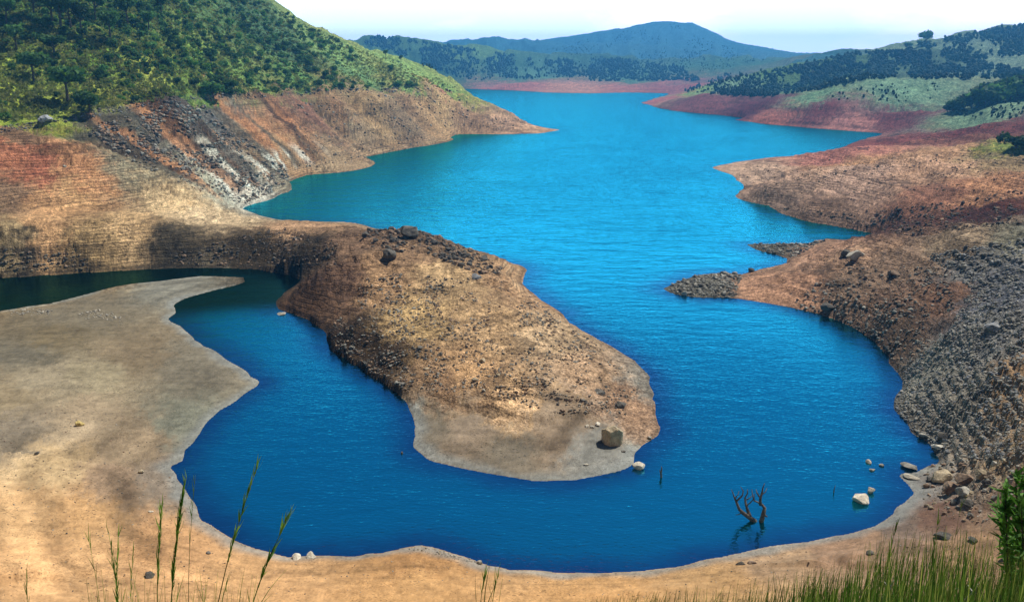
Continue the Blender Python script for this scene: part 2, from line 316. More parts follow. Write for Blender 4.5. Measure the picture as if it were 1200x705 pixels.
# in log-polar space the view compresses depth; stretch so that neighbours in the picture are neighbours here
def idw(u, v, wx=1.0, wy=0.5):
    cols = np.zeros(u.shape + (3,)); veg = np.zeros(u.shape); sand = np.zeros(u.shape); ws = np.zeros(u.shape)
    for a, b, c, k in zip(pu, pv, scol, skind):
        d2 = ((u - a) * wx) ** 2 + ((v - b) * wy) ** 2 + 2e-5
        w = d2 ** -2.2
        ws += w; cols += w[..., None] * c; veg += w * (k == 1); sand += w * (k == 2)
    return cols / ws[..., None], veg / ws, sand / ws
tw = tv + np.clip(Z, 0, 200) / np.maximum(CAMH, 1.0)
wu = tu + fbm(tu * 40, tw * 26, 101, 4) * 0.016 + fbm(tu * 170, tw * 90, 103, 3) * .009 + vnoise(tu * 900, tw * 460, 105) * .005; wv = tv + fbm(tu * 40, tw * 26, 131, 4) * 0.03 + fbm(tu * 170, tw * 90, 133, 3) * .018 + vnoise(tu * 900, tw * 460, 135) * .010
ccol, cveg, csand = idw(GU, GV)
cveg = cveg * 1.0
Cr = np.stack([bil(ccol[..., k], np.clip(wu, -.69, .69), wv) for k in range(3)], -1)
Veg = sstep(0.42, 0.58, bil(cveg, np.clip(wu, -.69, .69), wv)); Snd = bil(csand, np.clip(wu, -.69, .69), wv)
ac = sa_ + 10 * fbm(X / 50, Y / 50, 301, 3); al = ta_
stz = sstep(-.46, -.42, tu) * (1 - sstep(-.24, -.19, tu)) * sstep(math.log(288), math.log(305), tv) * (1 - sstep(math.log(430), math.log(470), tv)) * sstep(2, 6, hl) * (1 - Veg) * nearw
s1 = fbm(ac / 11, al / 160, 303, 4); s2 = fbm(ac / 7, al / 90, 305, 4)
for cc_, ww_ in ((lin('#5c5442'), sstep(.06, .26, s1) * .85), (lin('#b5773c'), sstep(.12, .28, -s1) * .8), (lin('#d6d0b8'), sstep(.10, .26, s2) * .9 * (1 - sstep(8, 14, hl))), (lin('#3b2c1f'), sstep(.2, .36, -s2) * .75)):
    k_ = (ww_ * stz)[..., None]; Cr = Cr * (1 - k_) + cc_ * k_
st3 = nearw * (1 - Veg) * sstep(math.log(330), math.log(400), tv) * (X < 60) * (1 - stz)
Cr = Cr * (1 + (fbm(ac / 12, al / 60, 307, 4) * .42 * st3))[..., None]
# pale silt rim along the low bars
rim = (1 - sstep(0.4, 2.3, Dm + fbm(X / 4, Y / 4, 140, 3) * 1.0)) * land * sstep(.35, .65, Snd) * (tv < math.log(230))
Cr = Cr * (1 - 0.75 * rim[..., None]) + 0.75 * rim[..., None] * lin('#a3a698')
# dark wet edge elsewhere
wet = (1 - sstep(0.2, 1.2, Dm)) * land * (1 - rim)
Cr = Cr * (1 - 0.35 * wet[..., None])
nearveg = sstep(0, 6, ns - Z + 3) * 0
ng = (R < 48) | ((ns >= Z - 0.5) & (R < 60) & (np.abs(tu) > math.radians(38)))
Cr[R < 30] = lin('#8a7a50')
Cr = Cr * (1 + np.clip(Snd, 0, 1)[..., None] * np.array([-.02, -.02, .10]))
Cr = Cr * (0.63 + 0.61 * (1 - np.clip(Snd, 0, 1)))[..., None] * (1 + .02 * Veg)[..., None]
lum = Cr.mean(-1, keepdims=True); Cr = lum + (Cr - lum) * np.where((Veg[..., None] < .5) & (Snd[..., None] < .5), .78, 1.0)
grain = 1 + fbm(tu * 420, tw * 300, 201, 2) * .42 * (1 - .55 * np.clip(Snd, 0, 1)) + fbm(tu * 120, tw * 90, 205, 3) * .22
ln_ = (hl / .95 + .35 * fbm(X / 35, Y / 35, 215, 3)) % 1.0
lnm = sstep(-.12, .15, fbm(X / 55, Y / 30, 217, 3) + .12) * sstep(.6, 1.6, hl) * (1 - Veg) * nearw * (1 - np.clip(Snd, 0, 1)) * (R > 95) * (1 - stz) * (hl < 24)
ln_ = (sstep(.0, .1, ln_) * (1 - sstep(.30, .42, ln_))) * lnm * (.55 + .5 * fbm(X / 9, Y / 9, 219, 2))
swp = Dm / 2.4 + fbm(X / 25, Y / 25, 231, 3) * 1.8
mud = lin('#6f6450') * .66; mb = sstep(.15, .55, vnoise(Dm / 6.5 + fbm(X / 30, Y / 30, 241, 4) * 1.3, X / 60, 243)) * np.clip(Snd, 0, 1) * sstep(3, 6, Dm) * (1 - sstep(24, 40, Dm)) * (R < 215) * (tu < .1) * .12
Cr = Cr * (1 - mb[..., None]) + mud * mb[..., None]
strand = vnoise(swp, fbm(X / 40, Y / 40, 233, 2) * 3, 235) * .45 * np.clip(Snd, 0, 1) * (Dm < 60) * sstep(2, 5, Dm) * (R < 215) * (R > 72) * sstep(-.2, .2, fbm(X / 30, Y / 30, 237, 3) + .05)
streak = strand - .62 * ln_ + vnoise(hl * 1.9 + fbm(X / 40, Y / 40, 207, 2) * .8, tu * 6, 209) * .28 * sstep(.5, 2, hl) * (1 - Veg) * nearw * (1 - .8 * np.clip(Snd, 0, 1)) * (R > 95)
Cr = Cr * np.clip(grain + streak, .35, 1.7)[..., None]
Cr = np.clip(Cr, .004, .95)

# ------------------------------------------------------------------ helpers for objects
def link(o):
    COL.objects.link(o); return o
def mesh_np(name, verts, faces, mat=None, smooth=False):
    me = bpy.data.meshes.new(name)
    verts = np.asarray(verts, np.float32)
    if isinstance(faces, np.ndarray):
        k = faces.shape[1]; nf = len(faces); flat = faces.astype(np.int32).ravel(); tot = np.full(nf, k, np.int32)
    else:
        tot = np.array([len(f) for f in faces], np.int32); flat = np.array([i for f in faces for i in f], np.int32); nf = len(faces)
    me.vertices.add(len(verts)); me.vertices.foreach_set('co', verts.ravel())
    me.loops.add(len(flat)); me.loops.foreach_set('vertex_index', flat)
    me.polygons.add(nf); me.polygons.foreach_set('loop_start', np.concatenate([[0], np.cumsum(tot)[:-1]]).astype(np.int32)); me.polygons.foreach_set('loop_total', tot)
    me.polygons.foreach_set('use_smooth', np.full(nf, smooth, bool))
    me.update(calc_edges=True)
    if mat: me.materials.append(mat)
    return me
def obj(name, me, parent=None, loc=None):
    o = bpy.data.objects.new(name, me); link(o)
    if parent: o.parent = parent
    if loc is not None: o.location = loc
    return o
def tag(o, label=None, cat=None, group=None, kind=None):
    if label: o['label'] = label
    if cat: o['category'] = cat
    if group: o['group'] = group
    if kind: o['kind'] = kind
    return o
def empty(name, loc, rz=0):
    o = bpy.data.objects.new(name, None); link(o); o.location = loc; o.rotation_euler = (0, 0, rz); o.empty_display_size = .3
    return o
def copy_tree(o):
    c = o.copy(); COL.objects.link(c)
    for ch in [q for q in o.children]:
        d = copy_tree(ch); d.parent = c
    return c

# ------------------------------------------------------------------ materials
def newmat(name):
    m = bpy.data.materials.new(name); m.use_nodes = True
    nt = m.node_tree; nt.nodes.clear()
    out = nt.nodes.new('ShaderNodeOutputMaterial'); b = nt.nodes.new('ShaderNodeBsdfPrincipled')
    nt.links.new(b.outputs[0], out.inputs[0])
    return m, nt, b
class NB:
    def __init__(s, nt): s.nt = nt
    def n(s, t, **kw):
        q = s.nt.nodes.new(t)
        for k, v in kw.items(): setattr(q, k, v)
        return q
    def l(s, a, b): s.nt.links.new(a, b)
    def noise(s, vec, scale, detail=4, rough=.55):
        q = s.n('ShaderNodeTexNoise'); q.inputs['Scale'].default_value = scale; q.inputs['Detail'].default_value = detail; q.inputs['Roughness'].default_value = rough
        if vec is not None: s.l(vec, q.inputs['Vector'])
        return q
    def ramp(s, fac, stops):
        q = s.n('ShaderNodeValToRGB'); s.l(fac, q.inputs[0])
        while len(q.color_ramp.elements) < len(stops): q.color_ramp.elements.new(.5)
        for e, (p, c) in zip(q.color_ramp.elements, stops):
            e.position = p; e.color = (c, c, c, 1) if isinstance(c, (int, float)) else (*c, 1)
        return q.outputs[0]
    def mix(s, fac, a, b, mode='MIX'):
        q = s.n('ShaderNodeMix', data_type='RGBA', blend_type=mode)
        for sock, v in ((q.inputs[0], fac), (q.inputs[6], a), (q.inputs[7], b)):
            if hasattr(v, 'links'): s.l(v, sock)
            elif isinstance(v, (int, float)): sock.default_value = v
            else: sock.default_value = (*v, 1)
        return q.outputs[2]
    def math(s, op, a, b=0.0, c=None):
        q = s.n('ShaderNodeMath', operation=op)
        for k, v in enumerate((a, b) if c is None else (a, b, c)):
            if hasattr(v, 'links'): s.l(v, q.inputs[k])
            else: q.inputs[k].default_value = v
        return q.outputs[0]

def mat_ground():
    m, nt, b = newmat('ground'); B = NB(nt)
    geo = B.n('ShaderNodeNewGeometry'); P = geo.outputs['Position']
    col = B.n('ShaderNodeAttribute', attribute_name='SoilShade').outputs['Color']
    veg = B.n('ShaderNodeAttribute', attribute_name='Veg').outputs['Fac']
    snd = B.n('ShaderNodeAttribute', attribute_name='Sand').outputs['Fac']
    bare = B.math('SUBTRACT', 1.0, veg)
    n1 = B.noise(P, 0.09, 6, .6).outputs[0]; n2 = B.noise(P, 0.8, 6, .65).outputs[0]; n3 = B.noise(P, 3.2, 4, .6).outputs[0]
    nsd = B.math('SUBTRACT', 1.0, B.math('MULTIPLY', snd, .6))
    c = B.mix(nsd, col, B.mix(1.0, col, B.ramp(n1, [(.3, .72), (.5, 1.0), (.7, 1.22)]), 'MULTIPLY'))
    c = B.mix(nsd, c, B.mix(1.0, c, B.ramp(n2, [(.32, .5), (.5, 1.0), (.68, 1.35)]), 'MULTIPLY'))
    c = B.mix(B.math('MULTIPLY', B.math('SUBTRACT', 1, snd), .8), c, B.mix(1.0, c, B.ramp(n3, [(.36, .55), (.5, 1.0), (.64, 1.35)]), 'MULTIPLY'))
    # strandlines: soil bands that follow old water levels
    sx = B.n('ShaderNodeSeparateXYZ'); B.l(P, sx.inputs[0])
    zz = B.math('ADD', sx.outputs[2], B.math('MULTIPLY', B.noise(P, 0.06, 3).outputs[0], 1.6))
    zz = B.math('ADD', zz, B.math('MULTIPLY', n2, .12))
    cmb = B.n('ShaderNodeCombineXYZ'); B.l(zz, cmb.inputs[2])
    st = B.noise(cmb.outputs[0], 1.25, 4, .7).outputs[0]
    st = B.ramp(st, [(.40, .5), (.48, 1.0), (.6, 1.15)])
    zf = B.math('FRACT', B.math('DIVIDE', zz, .66))
    st = B.math('MULTIPLY', st, B.ramp(zf, [(0., .45), (.14, .5), (.3, 1.), (.92, 1.1), (1., .6)]))
    stf = B.math('MULTIPLY', bare, B.ramp(B.noise(P, 0.035, 3).outputs[0], [(.4, .15), (.58, .85)]))
    stf = B.math('MULTIPLY', stf, B.math('SUBTRACT', 1, B.math('MULTIPLY', snd, .75)))
    c = B.mix(stf, c, B.mix(1.0, c, st, 'MULTIPLY'))
    # embedded stones
    vo = B.n('ShaderNodeTexVoronoi'); vo.inputs['Scale'].default_value = 0.9; B.l(P, vo.inputs['Vector'])
    dn = B.ramp(B.noise(P, .07, 4).outputs[0], [(.42, .06), (.62, .30)])
    peb = B.math('LESS_THAN', vo.outputs['Distance'], dn)
    peb = B.math('MULTIPLY', peb, B.math('MULTIPLY', bare, B.math('SUBTRACT', 1, B.math('MULTIPLY', snd, .85))))
    c = B.mix(peb, c, B.mix(1.0, c, B.ramp(vo.outputs['Color'], [(.2, .38), (.62, .7), (.8, 1.35)]), 'MULTIPLY'))
    vo2 = B.n('ShaderNodeTexVoronoi'); vo2.inputs['Scale'].default_value = 2.3; B.l(P, vo2.inputs['Vector'])
    peb2 = B.math('LESS_THAN', vo2.outputs['Distance'], B.ramp(B.noise(P, .16, 3).outputs[0], [(.45, .06), (.7, .26)]))
    peb2 = B.math('MULTIPLY', peb2, bare)
    c = B.mix(peb2, c, B.mix(1.0, c, B.ramp(vo2.outputs['Color'], [(.2, .4), (.7, .75), (.8, 1.3)]), 'MULTIPLY'))
    # grass: dry straw among green
    gt = B.noise(P, 5.5, 3, .7).outputs[0]; gm = B.noise(P, .12, 4, .65).outputs[0]
    c = B.mix(B.math('MULTIPLY', snd, B.ramp(gm, [(.42, .25), (.6, 1.)])), c, B.mix(1.0, c, B.ramp(gt, [(.30, .25), (.40, .85), (.5, 1.0), (.66, 1.25)]), 'MULTIPLY'))
    mp = B.n('ShaderNodeMapping'); mp.inputs['Scale'].default_value = (.10, .55, 1); mp.inputs['Rotation'].default_value = (0, 0, .5); B.l(P, mp.inputs['Vector'])
    c = B.mix(B.math('MULTIPLY', snd, .45), c, B.mix(1.0, c, B.ramp(B.noise(mp.outputs[0], 1.0, 6, .68).outputs[0], [(.34, .62), (.48, 1.0), (.66, 1.15)]), 'MULTIPLY'))
    vo3 = B.n('ShaderNodeTexVoronoi'); vo3.inputs['Scale'].default_value = 2.8; mpv = B.n('ShaderNodeMapping'); mpv.inputs['Scale'].default_value = (.55, 1.0, 1); B.l(P, mpv.inputs['Vector']); B.l(mpv.outputs[0], vo3.inputs['Vector'])
    peb3 = B.math('MULTIPLY', B.math('LESS_THAN', vo3.outputs['Distance'], B.ramp(B.noise(P, .25, 3).outputs[0], [(.40, .05), (.65, .30)])), snd)
    c = B.mix(peb3, c, B.mix(1.0, c, B.ramp(vo3.outputs['Color'], [(.25, .38), (.6, .75), (.8, 1.2)]), 'MULTIPLY'))
    gr = B.noise(P, .35, 5, .7).outputs[0]
    gcol = B.mix(B.ramp(gr, [(.42, 0.), (.62, .75)]), B.mix(1.0, c, (.55, .62, .5), 'MULTIPLY'), B.mix(1.0, c, (1.55, 1.4, 1.1), 'MULTIPLY'))
    c = B.mix(veg, c, gcol)
    B.l(c, b.inputs['Base Color']); b.inputs['Roughness'].default_value = .95; b.inputs['Specular IOR Level'].default_value = .1
    hb = B.math('ADD', B.math('MULTIPLY', n2, .9), B.math('MULTIPLY', n3, .35))
    hb = B.math('ADD', hb, B.math('MULTIPLY', B.math('MULTIPLY', st, stf), .25))
    hb = B.math('ADD', hb, B.math('MULTIPLY', peb, .25))
    bp = B.n('ShaderNodeBump'); bp.inputs['Distance'].default_value = 2.2
    B.l(B.math('ADD', .12, B.math('MULTIPLY', B.math('SUBTRACT', 1, snd), .6)), bp.inputs['Strength'])
    B.l(hb, bp.inputs['Height']); B.l(bp.outputs[0], b.inputs['Normal'])
    return m

def mat_water():
    m, nt, b = newmat('lake_water'); B = NB(nt)
    geo = B.n('ShaderNodeNewGeometry'); P = geo.outputs['Position']
    sh = B.n('ShaderNodeAttribute', attribute_name='Shore').outputs['Fac']
    gn = B.n('ShaderNodeAttribute', attribute_name='BankReflection').outputs['Fac']
    deep = B.mix(B.ramp(B.noise(P, .012, 3).outputs[0], [(.35, 0.), (.65, 1.)]), WATER_A, WATER_B)
    shf = B.ramp(B.math('ADD', sh, B.math('MULTIPLY', B.math('SUBTRACT', B.noise(P, .2, 3).outputs[0], .5), .5)), [(.0, .95), (.2, .7), (.55, .12), (1., 0.)]); shf = B.math('MULTIPLY', shf, B.math('SUBTRACT', 1.0, B.math('MULTIPLY', B.n('ShaderNodeAttribute', attribute_name='Open').outputs['Fac'], .85))); c = B.mix(shf, deep, WATER_SHALLOW)
    c = B.mix(gn, c, (.02, .075, .05))  # green reflection of the bank, painted into the water colour
    nt.nodes.remove(b)
    df = B.n('ShaderNodeBsdfDiffuse'); gl = B.n('ShaderNodeBsdfGlossy'); mx = B.n('ShaderNodeMixShader'); fr = B.n('ShaderNodeFresnel'); fr.inputs['IOR'].default_value = 1.22
    gl.inputs['Roughness'].default_value = .11; B.l(B.mix(gn, B.mix(shf, WATER_TINT, (.09, .32, .62)), (.05, .16, .10)), gl.inputs['Color'])
    B.l(c, df.inputs['Color'])
    mp = B.n('ShaderNodeMapping'); mp.inputs['Rotation'].default_value = (0, 0, .30); mp.inputs['Scale'].default_value = (.75, 1.5, 1); B.l(P, mp.inputs['Vector'])
    w1 = B.noise(mp.outputs[0], 1.7, 2, .5).outputs[0]; w2 = B.noise(mp.outputs[0], .33, 2, .5).outputs[0]; w3 = B.noise(P, .022, 3).outputs[0]
    wd = B.n('ShaderNodeTexWave', bands_direction='Y'); wd.inputs['Scale'].default_value = .42; wd.inputs['Distortion'].default_value = 5; wd.inputs['Detail'].default_value = 2; wd.inputs['Detail Scale'].default_value = 1.2; B.l(mp.outputs[0], wd.inputs['Vector'])
    h = B.math('ADD', B.math('MULTIPLY', w1, .20), B.math('MULTIPLY', w2, .30))
    w4 = B.noise(mp.outputs[0], .13, 3, .6).outputs[0]
    op = B.n('ShaderNodeAttribute', attribute_name='Open').outputs['Fac']
    h = B.math('MULTIPLY', h, B.math('ADD', .78, B.math('MULTIPLY', op, .32)))
    h = B.math('ADD', h, B.math('MULTIPLY', w4, B.math('MULTIPLY', op, 2.4)))
    h = B.math('MULTIPLY', h, B.ramp(w3, [(.3, .8), (.7, 1.1)]))
    bp = B.n('ShaderNodeBump'); bp.inputs['Strength'].default_value = 1.0; bp.inputs['Distance'].default_value = WAVE
    B.l(h, bp.inputs['Height'])
    for q in (df, gl, fr): B.l(bp.outputs[0], q.inputs['Normal'])
    B.l(fr.outputs[0], mx.inputs[0]); B.l(df.outputs[0], mx.inputs[1]); B.l(gl.outputs[0], mx.inputs[2])
    out = [q for q in nt.nodes if q.type == 'OUTPUT_MATERIAL'][0]; B.l(mx.outputs[0], out.inputs[0])
    return m
WATER_A = (.004, .020, .030); WATER_B = (.005, .026, .043); WATER_SHALLOW = (.052, .034, .135); WATER_TINT = (.045, .74, .97); WAVE = .30

def mat_rock(name, base, var=.5):
    m, nt, b = newmat(name); B = NB(nt)
    tc = B.n('ShaderNodeNewGeometry').outputs['Position']; oi = B.n('ShaderNodeObjectInfo')
    n1 = B.noise(tc, 1.3, 6, .65).outputs[0]; n2 = B.noise(tc, 7, 4, .6).outputs[0]
    c = B.mix(1.0, base, B.ramp(n1, [(.3, 1 - var), (.5, 1.), (.7, 1 + var)]), 'MULTIPLY')
    c = B.mix(1.0, c, B.ramp(n2, [(.3, .7), (.7, 1.25)]), 'MULTIPLY')
    c = B.mix(1.0, c, B.ramp(oi.outputs['Random'], [(0, .65), (1, 1.3)]), 'MULTIPLY')
    B.l(c, b.inputs['Base Color']); b.inputs['Roughness'].default_value = .9; b.inputs['Specular IOR Level'].default_value = .2
    bp = B.n('ShaderNodeBump'); bp.inputs['Strength'].default_value = .7; bp.inputs['Distance'].default_value = .25
    B.l(B.math('ADD', n1, B.math('MULTIPLY', n2, .4)), bp.inputs['Height']); B.l(bp.outputs[0], b.inputs['Normal'])
    return m
def mat_leaf(name, a, c2, scale=.5, trans=.15):
    m, nt, b = newmat(name); B = NB(nt)
    P = B.n('ShaderNodeNewGeometry').outputs['Position']; oi = B.n('ShaderNodeObjectInfo')
    n1 = B.noise(P, scale, 3, .6).outputs[0]; n2 = B.noise(P, scale * .12, 2).outputs[0]
    c = B.mix(B.ramp(n1, [(.35, 0.), (.65, 1.)]), a, c2)
    c = B.mix(1.0, c, B.ramp(n2, [(.35, .6), (.65, 1.4)]), 'MULTIPLY')
    c = B.mix(1.0, c, B.ramp(oi.outputs['Random'], [(0, .6), (1, 1.45)]), 'MULTIPLY')
    B.l(c, b.inputs['Base Color']); b.inputs['Roughness'].default_value = .75; b.inputs['Specular IOR Level'].default_value = .15
    tr = B.n('ShaderNodeBsdfTranslucent'); B.l(B.mix(1.0, c, (1.2, 1.35, .8), 'MULTIPLY'), tr.inputs['Color']); mx = B.n('ShaderNodeMixShader'); mx.inputs[0].default_value = .35
    out = [q for q in nt.nodes if q.type == 'OUTPUT_MATERIAL'][0]; B.l(b.outputs[0], mx.inputs[1]); B.l(tr.outputs[0], mx.inputs[2]); B.l(mx.outputs[0], out.inputs[0])
    return m
def mat_plain(name, a, c2, scale=3, rough=.8):
    m, nt, b = newmat(name); B = NB(nt)
    P = B.n('ShaderNodeNewGeometry').outputs['Position']
    c = B.mix(B.ramp(B.noise(P, scale, 4, .6).outputs[0], [(.35, 0.), (.65, 1.)]), a, c2)
    B.l(c, b.inputs['Base Color']); b.inputs['Roughness'].default_value = rough; b.inputs['Specular IOR Level'].default_value = .2
    return m

M_GROUND = mat_ground(); M_WATER = mat_water()
M_GREY = mat_rock('grey_rock', (.34, .32, .27)); M_DARK = mat_rock('dark_rock', (.12, .108, .09)); M_TAN = mat_rock('tan_rock', (.36, .29, .19), .35); M_BROWN = mat_rock('brown_rock', (.24, .165, .11))
M_PALE = mat_rock('pale_rock', (.5, .45, .36), .3); M_SLATE = mat_rock('slate_rock', (.27, .275, .28)); M_YELLOW = mat_rock('yellow_rock', (.55, .42, .16), .25)
M_SHRUB = mat_leaf('shrub_leaves', (.036, .090, .034), (.10, .19, .06)); M_SHRUB2 = mat_leaf('bright_shrub_leaves', (.07, .16, .03), (.14, .24, .05)); M_FAR = mat_leaf('far_leaves', (.014, .042, .030), (.05, .095, .055), .12)
M_TURF = mat_leaf('grass_blades', (.15, .19, .05), (.36, .35, .14), .15)
M_BARK = mat_plain('bark', (.05, .04, .03), (.11, .09, .07)); M_DEAD = mat_plain('dead_wood', (.05, .042, .035), (.16, .14, .12), 5)
M_STALK = mat_leaf('stalk_green', (.07, .15, .02), (.20, .30, .05), 6); M_BUSH = mat_leaf('bush_leaves', (.06, .16, .03), (.16, .32, .07), 6); M_BLADE = mat_leaf('green_blade', (.020, .052, .010), (.075, .12, .022), 6); M_STRAW = mat_leaf('straw_blade', (.15, .19, .045), (.36, .34, .12), 6); M_TWIG = mat_plain('pale_twig', (.3, .28, .22), (.45, .42, .35), 9)

# ------------------------------------------------------------------ ground sheet
V = np.stack([X, Y, Z], -1).reshape(-1, 3)
ii, jj = np.meshgrid(np.arange(NU - 1), np.arange(NV - 1), indexing='ij')
q = (ii * NV + jj).ravel()
F = np.stack([q, q + 1, q + NV + 1, q + NV], 1)
me = mesh_np('ground', V, F, M_GROUND, True)
ca = me.attributes.new('SoilShade', 'FLOAT_COLOR', 'POINT'); ca.data.foreach_set('color', np.concatenate([Cr.reshape(-1, 3), np.ones((NU * NV, 1))], 1).astype(np.float32).ravel())
for nm, arr in (('Veg', Veg), ('Sand', Snd)):
    at = me.attributes.new(nm, 'FLOAT', 'POINT'); at.data.foreach_set('value', arr.astype(np.float32).ravel())
tag(obj('ground', me), kind='structure')

# ------------------------------------------------------------------ water sheet
wu_ = np.arange(-math.radians(39), math.radians(39.01), 0.003); wv_ = np.arange(math.log(50), math.log(3000), 0.008)
a, b = np.meshgrid(wu_, wv_, indexing='ij'); rr = np.exp(b)
dw = -bil(dc, a, b) * rr
shore = np.clip(dw / (3.0 + rr * .045), 0, 1)
apx = drop([100], [335])[0]
bank_refl = (1 - sstep(185, 215, rr) * 0) * sstep(-0.17, -0.27, a) * sstep(165, 180, rr) * (rr < 260)  # inlet area where the bank's reflection is painted in green
q = (np.arange(len(wu_) - 1)[:, None] * len(wv_) + np.arange(len(wv_) - 1)[None]).ravel()
F = np.stack([q, q + 1, q + len(wv_) + 1, q + len(wv_)], 1)
keepf = (dw.ravel()[F] > -8 - .02 * rr.ravel()[F]).any(1)
me = mesh_np('lake_water', np.stack([rr * np.sin(a), rr * np.cos(a), np.zeros_like(a)], -1).reshape(-1, 3), F[keepf], M_WATER, True)
for nm, arr in (('Shore', shore), ('BankReflection', bank_refl), ('Open', .06 + .94 * sstep(math.log(130), math.log(420), b))):
    at = me.attributes.new(nm, 'FLOAT', 'POINT'); at.data.foreach_set('value', arr.astype(np.float32).ravel())
tag(obj('water', me), kind='structure')

# ------------------------------------------------------------------ shapes
def ico(sub):
    bm = bmesh.new(); bmesh.ops.create_icosphere(bm, subdivisions=sub, radius=1.0)
    v = np.array([p.co[:] for p in bm.verts]); f = np.array([[p.index for p in q.verts] for q in bm.faces]); bm.free()
    return v, f
ICO1, ICO2, ICO3, ICO4 = ico(1), ico(2), ico(3), ico(4)
def rock_shape(seed, base=ICO3, cuts=11, stretch=(1, .8, .6), rough=.05):
    g = np.random.default_rng(seed); v = base[0].copy()
    for _ in range(cuts):
        nrm = g.normal(size=3); nrm /= np.linalg.norm(nrm); d = g.uniform(.5, .88)
        s = v @ nrm; v -= np.where(s > d, s - d, 0)[:, None] * nrm * .96
    v += v * (fbm(v[:, 0] * 2.5 + seed, v[:, 1] * 2.5 + v[:, 2] * 1.7, seed, 3) * rough * 3)[:, None]
    v += g.normal(size=v.shape) * rough * .18
    return v * np.array(stretch) / np.abs(v).max()
ROCKS = [mesh_np('rock', rock_shape(100 + i, ICO3, 9 + i, (1, g1, g2)), ICO3[1], M_GREY, False) for i, (g1, g2) in enumerate([(.8, .6), (.9, .75), (.6, .45), (.75, .4), (.95, .9), (.7, .6)])]
RS = [rock_shape(300 + i, ICO2, 8, (1, g1, g2), .06) for i, (g1, g2) in enumerate([(.8, .6), (.9, .7), (.6, .45), (.75, .35), (.9, .8)])]
RT = [rock_shape(400 + i, ICO1, 4, (1, g1, g2), .08) for i, (g1, g2) in enumerate([(.8, .6), (.9, .7), (.6, .45), (.75, .4)])]

def rotm(n):
    a = rng.uniform(0, 2 * PI, n); t1 = rng.normal(0, .35, n); t2 = rng.normal(0, .35, n)
    ca, sa = np.cos(a), np.sin(a); z = np.zeros(n); o = np.ones(n)
    Rz = np.stack([ca, -sa, z, sa, ca, z, z, z, o], 1).reshape(n, 3, 3)
    Rx = np.stack([o, z, z, z, np.cos(t1), -np.sin(t1), z, np.sin(t1), np.cos(t1)], 1).reshape(n, 3, 3)
    Ry = np.stack([np.cos(t2), z, np.sin(t2), z, o, z, -np.sin(t2), z, np.cos(t2)], 1).reshape(n, 3, 3)
    return Rz @ Rx @ Ry
def merged(protos, faces, P, S, name, mat, smooth=False, rot=True):
    """many small copies in one mesh: protos list of (k,3), P positions, S (n,3) scales"""
    vs, fs, off = [], [], 0
    pick = rng.integers(0, len(protos), len(P)); Rm = rotm(len(P))
    for k, pr in enumerate(protos):
        idx = np.nonzero(pick == k)[0]
        if len(idx) == 0: continue
        v = np.einsum('nij,nkj->nki', Rm[idx], pr[None] * S[idx][:, None, :]) + P[idx][:, None, :]
        f = faces[k] if isinstance(faces, list) else faces
        ff = f[None] + (np.arange(len(idx)) * len(pr))[:, None, None] + off
        vs.append(v.reshape(-1, 3)); fs.append(ff.reshape(-1, f.shape[1])); off += len(idx) * len(pr)
    return mesh_np(name, np.concatenate(vs), np.concatenate(fs), mat, smooth)

def in_poly(x, y, poly):
    c = np.zeros(x.shape, bool); n = len(poly)
    for i in range(n):
        (ax, ay), (bx, by) = poly[i - 1], poly[i]
        k = ((ay <= y) & (by > y)) | ((by <= y) & (ay > y))
        c ^= k & (x < ax + (y - ay) / ((by - ay) or 1e-9) * (bx - ax))
    return c
def spots(poly, n, clump=0.0, seed=1, maxit=40):
    xs = [p[0] for p in poly]; ys = [p[1] for p in poly]; out = []
    while len(out) < n and maxit:
        maxit -= 1
        x = rng.uniform(min(xs), max(xs), n); y = rng.uniform(min(ys), max(ys), n)
        k = in_poly(x, y, poly)
        if clump: k &= rng.uniform(0, 1, n) < np.clip(.5 + clump * fbm(x / 22 + seed, y / 14, seed, 3) * 2.2, .02, 1)
        out += list(zip(x[k], y[k]))
    P = np.array(out[:n]); q = drop(P[:, 0], P[:, 1])
    ok = ~np.isnan(q[:, 0]) & (q[:, 2] > .03)
    return q[ok]

gsp = np.random.default_rng(5); vb = ICO4[0].copy()
vb = np.sign(vb) * np.abs(vb) ** .62
for nrm, d in (((.15, -.97, -.08), .62), ((-.75, -.62, -.06), .74), ((.55, .1, .8), .84), ((-.3, .35, .88), .86), ((.85, -.5, -.1), .84), ((-.15, -.5, .85), .93)):
    nrm = np.array(nrm) / np.linalg.norm(nrm); s_ = vb @ nrm; vb -= np.where(s_ > d, s_ - d, 0)[:, None] * nrm
vb += vb * (fbm(vb[:, 0] * 2.2 + vb[:, 2], vb[:, 1] * 2.2 - vb[:, 2] * 1.3, 55, 4) * .13)[:, None] + gsp.normal(size=vb.shape) * .006
ROCKS.append(mesh_np('rock', vb / np.abs(vb).max() * np.array([1, .85, .95]), ICO4[1], M_GREY, False))
def put_rock(x, y, z, size, mat, k=None, rz=None, flat=1.0, tilt=.2, sink=.25):
    k = rng.integers(0, 6) if k is None else k
    o = bpy.data.objects.new('rock', ROCKS[k]); COL.objects.link(o)
    o.scale = (size / 2, size / 2, size / 2 * flat); hz_ = size / 2 * flat * np.abs(np.array([vv.co[2] for vv in ROCKS[k].vertices])).max()
    o.location = (x, y, z + hz_ * (1 - 2 * sink)); o.rotation_euler = (rng.normal(0, tilt), rng.normal(0, tilt), rng.uniform(0, 6.28) if rz is None else rz)
    o.material_slots[0].link = 'OBJECT'; o.material_slots[0].material = mat
    return o

